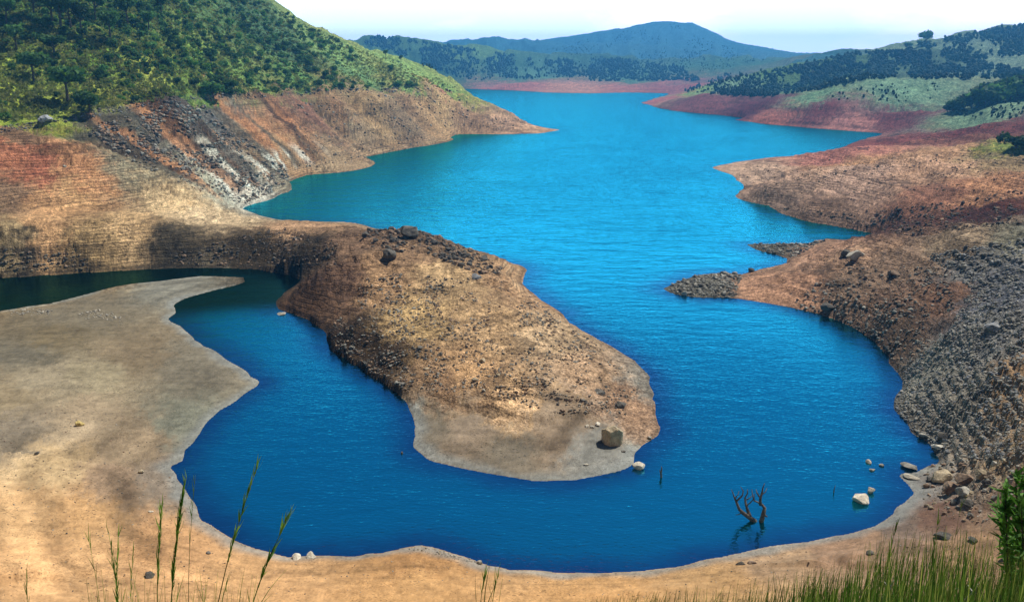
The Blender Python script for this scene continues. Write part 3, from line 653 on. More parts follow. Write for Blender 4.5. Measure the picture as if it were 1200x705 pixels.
# ------------------------------------------------------------------ stones lying about: (outline, number, px min, px max, materials, kept single, label, group, clump)
REG = [
 ([(1085,300),(1200,282),(1200,540),(1100,545),(1085,540),(1050,490),(1044,440),(1075,418),(1105,400),(1140,340)], 12000, .7, 5.4, [M_SLATE, M_GREY, M_GREY], 46, 'grey stone lying loose on the wide scree slope of the right bank', 'stones of the right scree slope', .2),
 ([(776,339),(800,326),(835,318),(868,320),(862,350),(820,350),(795,347)], 620, 2.5, 7.5, [M_GREY, M_DARK, M_GREY], 32, 'grey stone heaped on the tip of the nearer rocky spit', 'stones heaped on the nearer spit tip', 0),
 ([(873,286),(915,284),(950,284),(970,282),(930,302),(905,298)], 380, 2.0, 5.5, [M_GREY, M_DARK, M_GREY], 20, 'grey stone heaped on the tip of the farther rocky spit', 'stones heaped on the farther spit tip', 0),
 ([(95,152),(150,138),(205,122),(240,126),(265,150),(310,180),(340,205),(330,222),(285,240),(240,225),(180,205)], 6000, .6, 5.2, [M_DARK, M_BROWN, M_GREY], 36, 'dark stone in the rubble below the green hillside on the left bank', 'rubble stones of the left bank', .5),
 ([(428,272),(480,266),(560,296),(598,322),(560,322),(500,298),(440,296)], 1300, 1.0, 7.5, [M_DARK, M_BROWN, M_DARK], 22, 'dark stone strewn over the crest of the bare peninsula', 'stones on the crest of the peninsula', .4),
 ([(385,388),(400,372),(440,400),(490,440),(478,462),(420,430),(395,412)], 520, 1.6, 5.5, [M_DARK, M_BROWN, M_GREY], 16, 'dark stone on the steep left flank of the bare peninsula', 'stones on the left flank of the peninsula', .3),
 ([(420,320),(600,330),(740,435),(760,480),(700,500),(600,470),(480,455),(420,390)], 8500, .7, 4.4, [M_BROWN, M_GREY, M_DARK], 0, '', '', 1.1),
 ([(925,345),(1000,310),(1110,310),(1125,395),(1060,435),(1045,425),(1010,396),(960,370),(935,362)], 2600, .9, 5.5, [M_BROWN, M_DARK, M_GREY], 18, 'brown stone on the broken ground behind the right shore', 'stones of the broken ground on the right', .4),
 ([(1095,545),(1200,530),(1200,600),(1150,618),(1085,600),(1078,562)], 420, 2.0, 8.0, [M_GREY, M_TAN, M_BROWN], 28, 'weathered stone on the stony corner of the right shore', 'stones at the corner of the right shore', .2),
 ([(0,480),(120,470),(200,540),(300,650),(560,662),(1000,630),(1150,610),(1200,660),(1200,700),(0,700)], 1500, .9, 2.6, [M_BROWN, M_GREY, M_DARK], 0, '', '', .3),
 ([(200,300),(330,266),(400,282),(395,312),(330,316),(200,311)], 700, 1.4, 5.0, [M_DARK, M_BROWN, M_DARK], 10, 'dark stone on the crumbling bank of the narrow neck', 'stones on the bank of the neck', .3),
 ([(0,297),(100,300),(110,316),(0,322)], 160, 1.8, 5.0, [M_BROWN, M_DARK, M_TAN], 0, '', '', .2),
 ([(845,200),(960,187),(1200,172),(1200,225),(1000,238),(900,232)], 900, .9, 2.8, [M_BROWN, M_DARK, M_TAN], 0, '', '', .4),
 ([(905,244),(1000,250),(1100,240),(1200,222),(1200,262),(1060,277)], 800, 1.4, 5.0, [M_DARK, M_BROWN, M_DARK], 0, '', '', .3),
 ([(0,150),(60,139),(140,127),(210,115),(330,110),(450,104),(540,106),(540,109),(450,108.5),(330,114),(210,121),(140,133),(60,147),(0,157)], 700, 1.3, 4.0, [M_DARK, M_DARK, M_SLATE], 0, '', '', .2),
 ([(10,364),(30,361),(62,364),(60,369),(12,370)], 70, 1.5, 4.0, [M_PALE, M_PALE, M_GREY], 0, '', '', 0),
 ([(92,368),(118,363),(142,372),(140,378),(100,374)], 75, 1.5, 4.0, [M_PALE, M_PALE, M_GREY], 0, '', '', 0),
 ([(340,120),(440,112),(530,112),(640,150),(530,156),(430,190),(350,200)], 2400, .6, 3.0, [M_BROWN, M_DARK, M_GREY], 0, '', '', .5),
 ([(1060,160),(1200,140),(1200,152),(1060,170)], 130, .8, 2.4, [M_DARK, M_BROWN, M_DARK], 0, '', '', .3),
 ([(880,120),(1100,126),(1090,140),(900,142)], 200, .7, 2.0, [M_DARK, M_BROWN, M_DARK], 0, '', '', .4),
 ([(470,642),(500,639),(545,652),(563,660),(540,658),(500,648)], 90, 1.5, 4.0, [M_TAN, M_GREY, M_TAN], 0, '', '', 0),
 ([(745,530),(775,500),(772,520),(755,528)], 26, 2.0, 5.0, [M_GREY, M_TAN, M_DARK], 0, '', '', 0),
]
bulk = {}
for poly, nst, lo, hi, mats, keepn, label, group, clump in REG:
    q = spots(poly, nst, clump, seed=nst)
    px = lo + (hi - lo) * rng.power(1.0, len(q)) ** 4.6
    size = px * q[:, 3] / FPX * 1.25
    order = np.argsort(-px)
    for i in order[:keepn]:
        o = put_rock(q[i, 0], q[i, 1], q[i, 2], size[i], mats[rng.integers(0, 3)])
        tag(o, label, 'rock', group)
    rest = order[keepn:]; mi = rng.integers(0, 3, len(rest))
    for k in range(3):
        sel = rest[mi == k]
        bulk.setdefault(mats[k].name, []).append((q[sel], size[sel], px[sel]))
NAMES = {'grey_rock': 'grey_stones', 'dark_rock': 'dark_stones', 'tan_rock': 'tan_stones', 'brown_rock': 'brown_stones', 'pale_rock': 'pale_stones', 'slate_rock': 'slate_stones'}
for mn, lst in bulk.items():
    q = np.concatenate([a[0] for a in lst]); s = np.concatenate([a[1] for a in lst]); px = np.concatenate([a[2] for a in lst])
    big = px > 2.6
    S = s[:, None] / 2 * rng.uniform(.75, 1.2, (len(s), 3)); P = q[:, :3] + np.stack([0 * s, 0 * s, s * .08], 1)
    vs = []
    for sel, pr, fc in ((big, RS, ICO2[1]), (~big, RT, ICO1[1])):
        if sel.any(): vs.append(merged(pr, fc, P[sel], S[sel], NAMES[mn], bpy.data.materials[mn]))
    bm = bmesh.new()
    for v_ in vs: bm.from_mesh(v_)
    bm.to_mesh(vs[0]); bm.free()
    tag(obj(NAMES[mn], vs[0]), kind='stuff')

# ------------------------------------------------------------------ boulders one can point at: px centre of the foot, width px, material, shape, flat, label
BOULD = [
 (718,520,27,M_TAN,6,1.05,'huge squarish boulder near the peninsula tip, pale on top and black in front'),
 (749,549,16,M_PALE,1,.8,'pale rounded rock in the water just off the peninsula tip'),
 (703,461,18,M_DARK,3,.8,'flat dark slab on the peninsula slope, the higher of two above the huge boulder'),
 (727,477,17,M_DARK,0,.9,'dark split rock on the peninsula slope right above the huge boulder'),
 (701,498,8,M_PALE,1,.8,'small pale rock closest to the left of the huge boulder'),
 (694,502,7,M_PALE,0,.7,'small pale flat rock second to the left of the huge boulder'),
 (688,501,6,M_PALE,4,.7,'small pale rock farthest left in the row beside the huge boulder'),
 (730,530,7,M_DARK,3,.8,'small dark rock between the huge boulder and the water'),
 (687,545,8,M_PALE,2,.6,'thin pale stone lying on the grey silt below the huge boulder'),
 (761,514,8,M_GREY,0,.8,'grey stone at the water edge right of the huge boulder'),
 (566,424,11,M_TAN,0,.9,'tan block with dark shadow in the middle of the peninsula slope'),
 (584,440,9,M_TAN,5,.8,'tan stone right and below the tan block on the peninsula slope'),
 (557,448,9,M_TAN,1,.7,'tan stone lowest in the middle of the peninsula slope'),
 (567,458,7,M_PALE,3,.6,'thin pale stone on the dark soil band of the peninsula'),
 (492,408,11,M_DARK,3,.8,'dark flat stone above the rubble on the left side of the peninsula'),
 (499,434,9,M_TAN,2,.8,'tan stone at the lower end of the rubble on the peninsula'),
 (478,279,28,M_DARK,4,.95,'big black rugged boulder on the crest of the peninsula'),
 (458,304,23,M_DARK,1,1.0,'round black boulder below the crest of the peninsula on its left'),
 (428,277,14,M_DARK,0,.9,'low black boulder at the left end of the peninsula crest'),
 (440,284,10,M_DARK,5,.9,'small black boulder between the two large black boulders and the neck'),
 (507,284,13,M_DARK,2,.8,'dark leaning slab right of the big black boulder on the crest'),
 (527,294,15,M_DARK,3,.8,'long dark slab half way down the crest of the peninsula'),
 (545,301,14,M_DARK,2,.8,'long dark slab in the row at the right end of the crest'),
 (566,304,17,M_DARK,0,.7,'broad dark rock at the right end of the peninsula crest'),
 (558,326,18,M_SLATE,3,.7,'grey flat rock below the right end of the peninsula crest'),
 (1008,588,26,M_PALE,0,.85,'large pale wedge rock standing in the shallow water by the right shore'),
 (1021,577,10,M_PALE,4,1.0,'small rounded rock in the water behind the large pale wedge rock'),
 (1017,542,11,M_PALE,2,.8,'pale rock in open water, farthest left of the three small ones'),
 (1022,551,9,M_GREY,3,.7,'low grey rock in open water below the pale one'),
 (1033,547,6,M_GREY,1,.7,'tiny grey rock in open water, the one nearest the shore'),
 (1067,549,22,M_GREY,3,.75,'flat grey rock half in the water at the stony corner'),
 (1065,561,22,M_PALE,2,.5,'flat pale ledge rock on the sand point at the stony corner'),
 (1090,563,13,M_DARK,5,.9,'dark stone at the left end of the boulder group on the shore'),
 (1105,564,24,M_TAN,1,.9,'tan rounded boulder at the back of the group on the shore'),
 (1113,577,19,M_BROWN,4,1.1,'brown boulder with black left side in front of the tan one'),
 (1131,566,26,M_BROWN,0,.85,'wide brown boulder in the middle of the group on the shore'),
 (1149,560,15,M_TAN,4,1.1,'tan upright boulder at the right end of the group on the shore'),
 (1129,580,23,M_GREY,0,.85,'grey pointed boulder lowest in the group on the shore'),
 (1156,569,14,M_DARK,1,.8,'dark stone right of the boulder group on the shore'),
 (1135,593,22,M_DARK,2,.75,'black low rock by itself below the boulder group'),
 (1184,651,27,M_TAN,0,1.0,'tan block on the bank behind the grass at the right edge'),
 (1105,630,26,M_DARK,3,.7,'dark flat rock just above the tall grass on the right'),
 (1141,634,16,M_DARK,2,.7,'dark small slab between the tall grass and the tan block'),
 (1002,303,24,M_PALE,0,.85,'bright white-topped boulder on the right bank above the cove'),
 (990,302,12,M_DARK,4,1.0,'black stone leaning on the left of the white-topped boulder'),
 (1047,323,22,M_BROWN,3,.9,'brown slab with black front on the right bank'),
 (1163,388,24,M_SLATE,3,.9,'dark grey slab sticking out of the scree slope'),
 (970,364,20,M_DARK,0,.9,'dark rock mass above the strandlines of the right shore'),
 (1082,514,16,M_GREY,3,.7,'flat grey rock at the foot of the scree by the water'),
 (1103,514,15,M_DARK,4,.9,'black upright rock at the foot of the scree'),
 (1100,526,22,M_GREY,3,.6,'long pale grey slab lying at the water edge below the scree'),
 (94,499,12,M_YELLOW,0,.9,'yellowish block alone on the sand of the left beach'),
 (43,532,6,M_DARK,1,.9,'small black stone alone on the pale sand at the left'),
 (166,555,7,M_TAN,4,.9,'small tan stone on the silt of the left beach'),
 (176,600,7,M_PALE,2,.7,'small pale stone on the left beach behind the grass stalks'),
 (175,676,16,M_DARK,3,1.1,'dark stone on the beach between the tall grass stalks'),
 (244,649,7,M_DARK,0,.9,'small dark stone on the beach behind the leaning stalk'),
 (347,654,19,M_PALE,2,.7,'pale rounded rock at the water line of the near beach, left of a pair'),
 (365,654,16,M_PALE,3,.7,'pale rounded rock at the water line of the near beach, right of a pair'),
 (562,661,8,M_PALE,1,.9,'pale stone at the end of the gravel bump on the near beach'),
 (868,661,12,M_DARK,2,.8,'low dark stone on the near beach under the dead tree'),
 (880,660,12,M_BROWN,3,.8,'brown stone beside the low dark one on the near beach'),
 (1020,650,14,M_DARK,3,.7,'dark flat stone on the beach left of the tall grass'),
 (55,145,24,M_SLATE,2,.8,'grey leaning slab at the grass edge of the left hill'),
 (330,369,14,M_PALE,3,.5,'pale flat rock at the water edge of the peninsula left point'),
 (880,319,9,M_DARK,4,.9,'black stone on the back edge of the nearer spit'),
 (76,197,6,M_PALE,0,.9,'small white stone on the red soil of the left bank'),
]
for px, py, wpx, mat, k, flat, label in BOULD:
    q = drop([px], [py])[0]
    o = put_rock(q[0], q[1], q[2], wpx * q[3] / math.cos(math.atan2(CAMH - q[2], q[3])) / FPX, mat, k, .15 if k == 6 else None, flat, .04 if k == 6 else .12, .14 if k == 6 else .22)
    tag(o, label, 'rock')

# ------------------------------------------------------------------ crowns and trees
def leaf_quads(g, cen, nrm, size, spread=.9, asp=.7):
    n = len(cen); nr = nrm + g.normal(size=(n, 3)) * spread; nr /= np.linalg.norm(nr, axis=1)[:, None]
    t = g.normal(size=(n, 3)); t -= (t * nr).sum(1)[:, None] * nr; t /= np.linalg.norm(t, axis=1)[:, None]; bt = np.cross(nr, t)
    s = size * g.uniform(.6, 1.35, n)[:, None]
    v = np.stack([cen - t * s, cen + bt * s * asp, cen + t * s, cen - bt * s * asp], 1).reshape(-1, 3)
    return v, np.arange(4 * n).reshape(n, 4)
def crown_shape(seed, lobes=7, leaves=55, size=.11, form=(.5, .5, .5), core=True, hollow=0.0):
    """unit wide crown standing on z = 0: broken lobes of leaf clumps"""
    g = np.random.default_rng(seed); vs, fs, off = [], [], 0
    for k in range(lobes):
        a = g.uniform(0, 6.28); rr_ = math.sqrt(g.uniform(0, 1)) * .68; zz = g.uniform(.25, .95)
        c = np.array([math.cos(a) * rr_ * form[0], math.sin(a) * rr_ * form[1], zz * form[2] * 1.5 * (1 - .35 * rr_)])
        R_ = g.uniform(.32, .5) * min(form[:2]) * 1.15
        d = g.normal(size=(leaves, 3)); d /= np.linalg.norm(d, axis=1)[:, None]
        cen = c + d * R_ * g.uniform(.65, 1.1, leaves)[:, None] * np.array([1, 1, .8])
        v, f = leaf_quads(g, cen, d, size); vs.append(v); fs.append(f + off); off += len(v)
        if core:
            iv, ifc = ICO1; w_ = c + iv * R_ * .72 * g.uniform(.75, 1.2, (len(iv), 1)) * np.array([1, 1, .8])
            f4 = np.concatenate([ifc, ifc[:, 2:3]], 1); vs.append(w_); fs.append(f4 + off); off += len(w_)
    V_ = np.concatenate(vs); V_[:, 2] = np.maximum(V_[:, 2], -.03)
    return V_, [tuple(dict.fromkeys(r)) for r in np.concatenate(fs).tolist()]
def tube(path, radii, sides=7):
    path = [Vector(p) for p in path]; vs, fs = [], []
    for i, p in enumerate(path):
        d = (path[min(i + 1, len(path) - 1)] - path[max(i - 1, 0)]).normalized()
        x = d.orthogonal().normalized() if i == 0 else (x - d * x.dot(d)).normalized()
        y = d.cross(x)
        for s in range(sides):
            a = 2 * PI * s / sides; vs.append(p + (x * math.cos(a) + y * math.sin(a)) * radii[i])
    for i in range(len(path) - 1):
        for s in range(sides):
            a = i * sides + s; b = i * sides + (s + 1) % sides; fs.append((a, b, b + sides, a + sides))
    fs.append(tuple(range(sides))[::-1]); fs.append(tuple((len(path) - 1) * sides + s for s in range(sides)))
    return [tuple(v) for v in vs], fs
def join(parts):
    vs, fs, off = [], [], 0
    for v, f in parts:
        vs += [tuple(p) for p in v]; fs += [tuple(i + off for i in q) for q in f]; off += len(v)
    return vs, fs

SHRUBS = [mesh_np('shrub', *crown_shape(500 + i, 6 + i % 3, 46, .085, (.5, .5, .34 + .04 * (i % 3))), m_) for i, m_ in enumerate([M_SHRUB, M_SHRUB, M_SHRUB, M_SHRUB2, M_SHRUB])]
HILL = [(-170,0),(305,0),(345,22),(400,51),(470,76),(540,104),(450,103),(330,109),(210,114),(140,126),(60,137),(0,146),(-170,156)]
def shrub_density(x, y):
    d = .30 + .75 * np.exp(-(((x - 300) / 150) ** 2 + ((y - 40) / 55) ** 2)) + .35 * np.exp(-(((x - 90) / 90) ** 2 + ((y - 10) / 40) ** 2)) - .5 * sstep(385, 430, x) * (y < 99)
    d = d - .22 * np.exp(-(((x - 30) / 120) ** 2 + ((y - 110) / 40) ** 2)) + .25 * sstep(290, 330, x) * sstep(70, 95, y) * (1 - sstep(440, 470, x))
    d = d * .95 - .08 - .18 * np.exp(-(((x - 60) / 150) ** 2 + ((y - 100) / 35) ** 2))
    return np.clip(d + .45 * fbm(x / 30, y / 20, 222, 3), .03, 1)
cand = np.stack([rng.uniform(-170, 540, 12500), rng.uniform(-60, 156, 12500)], 1)
cand = cand[in_poly(cand[:, 0], np.maximum(cand[:, 1], 1), HILL)]
cand = cand[rng.uniform(0, 1, len(cand)) < shrub_density(cand[:, 0], cand[:, 1]) * .6]
q = drop(cand[:, 0], cand[:, 1], False); ok = ~np.isnan(q[:, 0]); q = q[ok]; cand = cand[ok]
dia = (2.2 + 3.0 * rng.power(1.0, len(q)) ** 2) * np.where(q[:, 3] > 550, 1.15, 1.0)
pxs = dia / q[:, 3] * FPX * np.where((cand[:, 0] < 0) | (cand[:, 1] < 0), .3, 1)
order = np.argsort(-pxs)
for i in order[:230]:
    bright = rng.uniform() < .24
    o = bpy.data.objects.new('shrub', SHRUBS[3 if bright else int(rng.choice([0, 1, 2, 4]))]); COL.objects.link(o)
    o.location = (q[i, 0], q[i, 1], q[i, 2] - .15); o.scale = (dia[i], dia[i], dia[i] * rng.uniform(.8, 1.25)); o.rotation_euler = (0, 0, rng.uniform(0, 6.28))
    tag(o, 'bright green rounded shrub growing on the left hillside' if bright else 'dark green rounded shrub growing on the grassy left hillside', 'shrub', 'bright green shrubs on the left hillside' if bright else 'dark green shrubs on the left hillside')
rest = order[230:]
SMALL = [crown_shape(540 + i, 4, 16, .13, (.5, .5, .38)) for i in range(4)]
SMQ = [(v, np.array([list(t) + [t[-1]] * (4 - len(t)) for t in f])) for v, f in SMALL]
def merged_crowns(P, S, name, mats, protos=SMQ):
    pick = rng.integers(0, len(protos), len(P)); vs, fs, off = [], [], 0
    for k, (pv_, pf) in enumerate(protos):
        idx = np.nonzero(pick == k)[0]
        a = rng.uniform(0, 6.28, len(idx)); ca, sa = np.cos(a), np.sin(a)
        L = pv_[None] * S[idx][:, None, :]
        v = np.stack([L[..., 0] * ca[:, None] - L[..., 1] * sa[:, None], L[..., 0] * sa[:, None] + L[..., 1] * ca[:, None], L[..., 2]], -1) + P[idx][:, None, :]
        vs.append(v.reshape(-1, 3)); fs.append((pf[None] + (np.arange(len(idx)) * len(pv_))[:, None, None] + off).reshape(-1, 4)); off += len(idx) * len(pv_)
    F_ = np.concatenate(fs); tri = F_[:, 2] == F_[:, 3]
    return mesh_np(name, np.concatenate(vs), [tuple(r) for r in F_[~tri].tolist()] + [tuple(r[:3]) for r in F_[tri].tolist()], mats)
S = dia[rest][:, None] * np.stack([np.ones(len(rest)), np.ones(len(rest)), rng.uniform(.8, 1.25, len(rest))], 1)
tag(obj('shrubs', merged_crowns(q[rest, :3] - np.array([0, 0, .15]), S, 'shrubs', M_SHRUB)), kind='stuff')
# grass tussocks over the hillside
cg = np.stack([rng.uniform(-170, 540, 18000), rng.uniform(-40, 156, 18000)], 1); cg = cg[in_poly(cg[:, 0], np.maximum(cg[:, 1], 1), HILL)]
qg = drop(cg[:, 0], cg[:, 1], False); qg = qg[~np.isnan(qg[:, 0])]
gq = np.random.default_rng(3); dn = np.tile([0, 0, 1.0], (9, 1))
tv_, tf_ = leaf_quads(gq, np.stack([gq.normal(0, .35, 9), gq.normal(0, .35, 9), gq.uniform(.1, .6, 9)], 1), gq.normal(size=(9, 3)) * np.array([1, 1, .2]), .42, .2, .6)
sz = rng.uniform(.7, 1.9, len(qg))
tag(obj('hillside_grass', merged_crowns(qg[:, :3], np.stack([sz, sz, sz * .8], 1), 'hillside_grass', M_TURF, [(tv_, tf_)])), kind='stuff')

def tree_meshes(seed, form, trunk_h, lobes=9, leaves=60, size=.075, mat=M_SHRUB):
    g = np.random.default_rng(seed); v, f = crown_shape(seed, lobes, leaves, size, form)
    v[:, 2] += trunk_h
    p = [(0, 0, -.12), (g.normal(0, .02), g.normal(0, .02), trunk_h * .5), (g.normal(0, .03), g.normal(0, .03), trunk_h), (g.normal(0, .05), g.normal(0, .05), trunk_h + form[2] * .8)]
    parts = [tube(p, [.05, .038, .03, .012], 6)]
    for k in range(4):
        a = k * 1.57 + g.uniform(0, 1); s0 = np.array(p[2]) * g.uniform(.75, 1.0)
        parts.append(tube([s0, s0 + np.array([math.cos(a) * .15, math.sin(a) * .15, .12]), s0 + np.array([math.cos(a) * .3, math.sin(a) * .3, .3])], [.02, .014, .006], 5))
    return mesh_np('crown', v, f, mat), mesh_np('trunk', *join(parts), M_BARK)
TREES = [tree_meshes(700, (.55, .55, .22), .62), tree_meshes(701, (.42, .42, .34), .55), tree_meshes(702, (.5, .5, .5), .28), tree_meshes(703, (.36, .36, .4), .6), tree_meshes(704, (.5, .45, .42), .22, mat=M_FAR), tree_meshes(705, (.55, .5, .4), .06)]
TP = []
for i, (c_, t_) in enumerate(TREES): TP.append((c_, t_))
def put_tree(k, px, py, hpx, label, group=None, wid=1.0, cat='tree'):
    q_ = drop([px], [py], False)[0]
    if np.isnan(q_[0]): return None
    h_ = hpx * q_[3] / FPX; tot = float(max(v.co[2] for v in TP[k][0].vertices))
    e = empty('tree', (q_[0], q_[1], q_[2]), rng.uniform(0, 6.28)); s = h_ / tot; e.scale = (s * wid, s * wid, s)
    obj('crown', TP[k][0], e); obj('trunk', TP[k][1], e)
    return tag(e, label, cat, group)
put_tree(0, 80, 121, 38, 'flat-topped tree with a bare trunk standing low on the left hillside', wid=1.0)
put_tree(2, 105, 133, 24, 'dense dark round tree at the lower edge of the left hillside', wid=1.2)
put_tree(0, 40, 96, 30, 'open flat-topped tree on the grassy left hillside beside the frame edge')
put_tree(1, 65, 72, 24, 'dark tree with a flat crown above the flat-topped one on the left hillside', wid=1.3)
put_tree(2, 250, 116, 20, 'round dark tree right above the old water line on the left bank', wid=1.25)
put_tree(2, 270, 108, 14, 'small round tree next to the old water line on the left bank', wid=1.3)
for px, py, hp in [(62,34,36),(72,38,38),(84,36,34),(96,42,34),(40,22,30),(112,26,30),(20,60,24),(130,50,30),(150,30,28),(8,30,28),(175,40,22),(190,20,24)]:
    put_tree(int(rng.choice([1, 3, 1])), px, py, hp, 'tall dark tree with a bare trunk in the grove high on the left hillside', 'trees of the grove on the left hillside', .9)
for px, py, hp in [(338,20.5,7),(452,67,9),(470,72.5,8)]:
    put_tree(3, px, py + 1.2, hp, {338: 'small tree on the upper skyline of the left hill', 452: 'left one of two small trees on the lower green skyline', 470: 'right one of two small trees on the lower green skyline'}[px])
put_tree(5, 467, 102, 7, 'small dark bush alone on the pale grass near the end of the left hill', None, 1.2, 'bush')
# hedgerow on the right
for i, (px, py, hp) in enumerate([(1110,132,9),(1116,131,12),(1123,130,14),(1130,129,16),(1138,127,17),(1146,126,20),(1154,124,24),(1161,122,22),(1168,120,19),(1175,118,22),(1183,117,24),(1191,116,22),(1199,115,24),(1210,113,24)]):
    put_tree(5 if i % 3 else 4, px, py, hp, 'dark bushy tree in the row across the green right bank', 'row of dark trees on the right bank', 1.15)
put_tree(2, 1085, 50, 13, 'lone tree standing on the skyline of the right hill', None, 1.2)
for px, py, hp, lb in [(1063,55.5,5,'small bush on the skyline left of the lone tree, the farthest from it'),(1077,52.5,4,'small bush on the skyline next to the lone tree')]:
    put_tree(5, px, py, hp, lb, None, 1.4, 'bush')
put_tree(5, 1190, 174, 13, 'green bush on the top edge of the orange spit at the right edge', None, 1.6, 'bush')
put_tree(5, 1177, 168, 12, 'darker bush beside the green one on top of the orange spit', None, .9, 'bush')

# ------------------------------------------------------------------ woods far off
FARP = []
for i in range(5):
    v = ICO1[0] * rng.uniform(.7, 1.25, (len(ICO1[0]), 1)) * np.array([.5, .5, .55]) + np.array([0, 0, .4]); FARP.append(v)
WOODS = [
 ([(835,112),(880,98),(930,78),(1000,63),(1060,60),(1100,64),(1170,78),(1200,84),(1200,92),(1130,95),(1050,91),(1000,96),(960,106),(900,114)], 2900, 1.4, 4.2, .75),
 ([(1075,53),(1200,29),(1200,66),(1120,74)], 800, 1.3, 3.8, .7),
 ([(800,108),(850,88),(950,78),(900,100),(830,112)], 300, 1.5, 3.5, .4),
 ([(425,52),(440,43),(500,50),(560,60),(640,72),(720,70),(800,80),(820,95),(700,96),(600,93),(556,96),(500,80),(450,58)], 2600, 1.2, 3.4, .8),
 ([(640,60),(720,40),(790,28),(850,55),(900,70),(830,85),(700,80)], 500, .8, 1.8, .8),
 ([(960,112),(1050,98),(1100,100),(1090,122),(980,118)], 60, 1.2, 3.0, .4),
 ([(840,104),(905,108),(900,114),(840,112)], 120, 1.5, 4.0, .2),
 ([(1110,120),(1200,112),(1200,140),(1120,138)], 120, 1.2, 3.5, .3),
]
P, S = [], []
for poly, nn, lo, hi, clump in WOODS:
    qf = spots(poly, nn, clump, seed=nn + 5); px = rng.uniform(lo, hi, len(qf)); s = px * qf[:, 3] / FPX
    P.append(qf[:, :3]); S.append(np.stack([s, s, s * rng.uniform(.8, 1.5, len(s))], 1))
tag(obj('far_woods', merged(FARP, ICO1[1], np.concatenate(P), np.concatenate(S), 'far_woods', M_FAR)), kind='stuff')

# ------------------------------------------------------------------ dead tree, stump and twig in the water
def pix3(px, py, dist_xy):
    u, t = ray_uv(px, py); return np.array([dist_xy * math.sin(u), dist_xy * math.cos(u), CAMH + dist_xy * float(t)])
r0 = float(drop([884], [611])[0][3])
def dpath(pts, dr=None): return [tuple(pix3(x, y, r0 + (d if d else 0))) for x, y, d in pts]
dt = empty('dead_tree', tuple(pix3(885, 612, r0) * np.array([1, 1, 0])))
base = Vector(dt.location)
def dpart(name, items):
    parts = [tube([tuple(Vector(p) - base) for p in dpath(pp)], rr_, 7) for pp, rr_ in items]
    return obj(name, mesh_np(name, *join(parts), M_DEAD, True), dt)
k_ = r0 / FPX
dpart('trunk', [([(887,617,0),(884,610,0),(877,605,-.2),(870,600,-.4),(866,596,-.5),(863,588,-.6),(860,581,-.7),(859,577,-.8)], [3.6*k_,3.3*k_,2.8*k_,2.3*k_,1.9*k_,1.4*k_,.9*k_,.45*k_]),
               ([(890,617,.0),(893,608,.1),(895,600,.3),(896,595,.5),(893,591,.5),(888,588,.7),(883,586,.9)], [3.3*k_,3.0*k_,2.6*k_,2.1*k_,1.6*k_,1.1*k_,.6*k_])])
dpart('branch', [([(879,605,-.2),(876,597,.5),(874,590,.8),(873,583,1.2),(876,578,1.4),(876,573,1.5)], [2.4*k_,1.9*k_,1.5*k_,1.1*k_,.8*k_,.45*k_])])
dpart('branch', [([(891,591,.5),(891,584,.2),(893,577,0),(894,571,-.2),(896,566,-.3)], [2.1*k_,1.6*k_,1.2*k_,.8*k_,.45*k_])])
dpart('branch', [([(863,587,-.6),(867,583,-.9),(870,580,-1),(871,575,-1.2),(868,570,-1.3)], [1.4*k_,1.1*k_,.9*k_,.65*k_,.4*k_])])
dpart('branch', [([(891,583,.2),(887,577,.5),(886,573,.7)], [1.0*k_,.8*k_,.4*k_]), ([(884,586,.9),(882,580,1.1),(881,573,1.2)], [.9*k_,.7*k_,.35*k_]), ([(873,586,1.2),(879,583,1.6),(883,579,1.8)], [.9*k_,.6*k_,.3*k_]), ([(859,578,-.8),(857,573,-1)], [.7*k_,.3*k_]), ([(861,584,-.7),(865,579,-.4),(866,575,-.2)], [.8*k_,.5*k_,.25*k_]), ([(893,579,.0),(897,576,.4),(899,571,.6)], [.8*k_,.5*k_,.25*k_]), ([(875,592,.8),(880,588,.4),(884,583,.1),(884,578,0)], [.9*k_,.7*k_,.5*k_,.25*k_])])
dpart('branch', [([(870,600,-.4),(866,602,-.6),(862,603,-.8)], [.9*k_,.6*k_,.3*k_]), ([(896,603,.2),(899,605,0)], [1.4*k_,.9*k_])])
tag(dt, 'bare dead tree with forked black branches standing in the water by the near beach', 'tree')
def stick(name, pts, rad, label, cat, mat=M_DEAD, extra=None):
    rr0 = float(drop([pts[0][0]], [pts[0][1]])[0][3]); pl = [pix3(x, y, rr0) for x, y in pts]; b0 = pl[0].copy(); b0[2] = 0
    kk_ = rr0 / FPX; pl = [b0 + np.array([0, 0, -.4])] + pl
    parts = [tube([tuple(p - b0) for p in pl], [rad[0] * kk_] + [q_ * kk_ for q_ in rad], 7)]
    if extra:
        for e_, er in extra: parts.append(tube([tuple(pix3(x, y, rr0) - b0) for x, y in e_], [q_ * kk_ for q_ in er], 6))
    return tag(obj(name, mesh_np(name, *join(parts), mat, True), None, tuple(b0)), label, cat)
stick('stump', [(775,559),(774.5,554),(775.5,549),(775,546)], [1.3,1.2,.8,.3], 'small black stump poking out of the water off the peninsula tip', 'stump', M_DEAD, [([(774,554),(773,550)], [.9,.3])])
stick('twig', [(977,577),(977.5,573),(979,568.5)], [.7,.55,.25], 'thin bare twig sticking up from the water between dead tree and wedge rock', 'twig')
stick('snag', [(471,531),(471,529)], [1.6,1.0], 'tiny dark snag in the water left of the peninsula silt edge', 'stump')

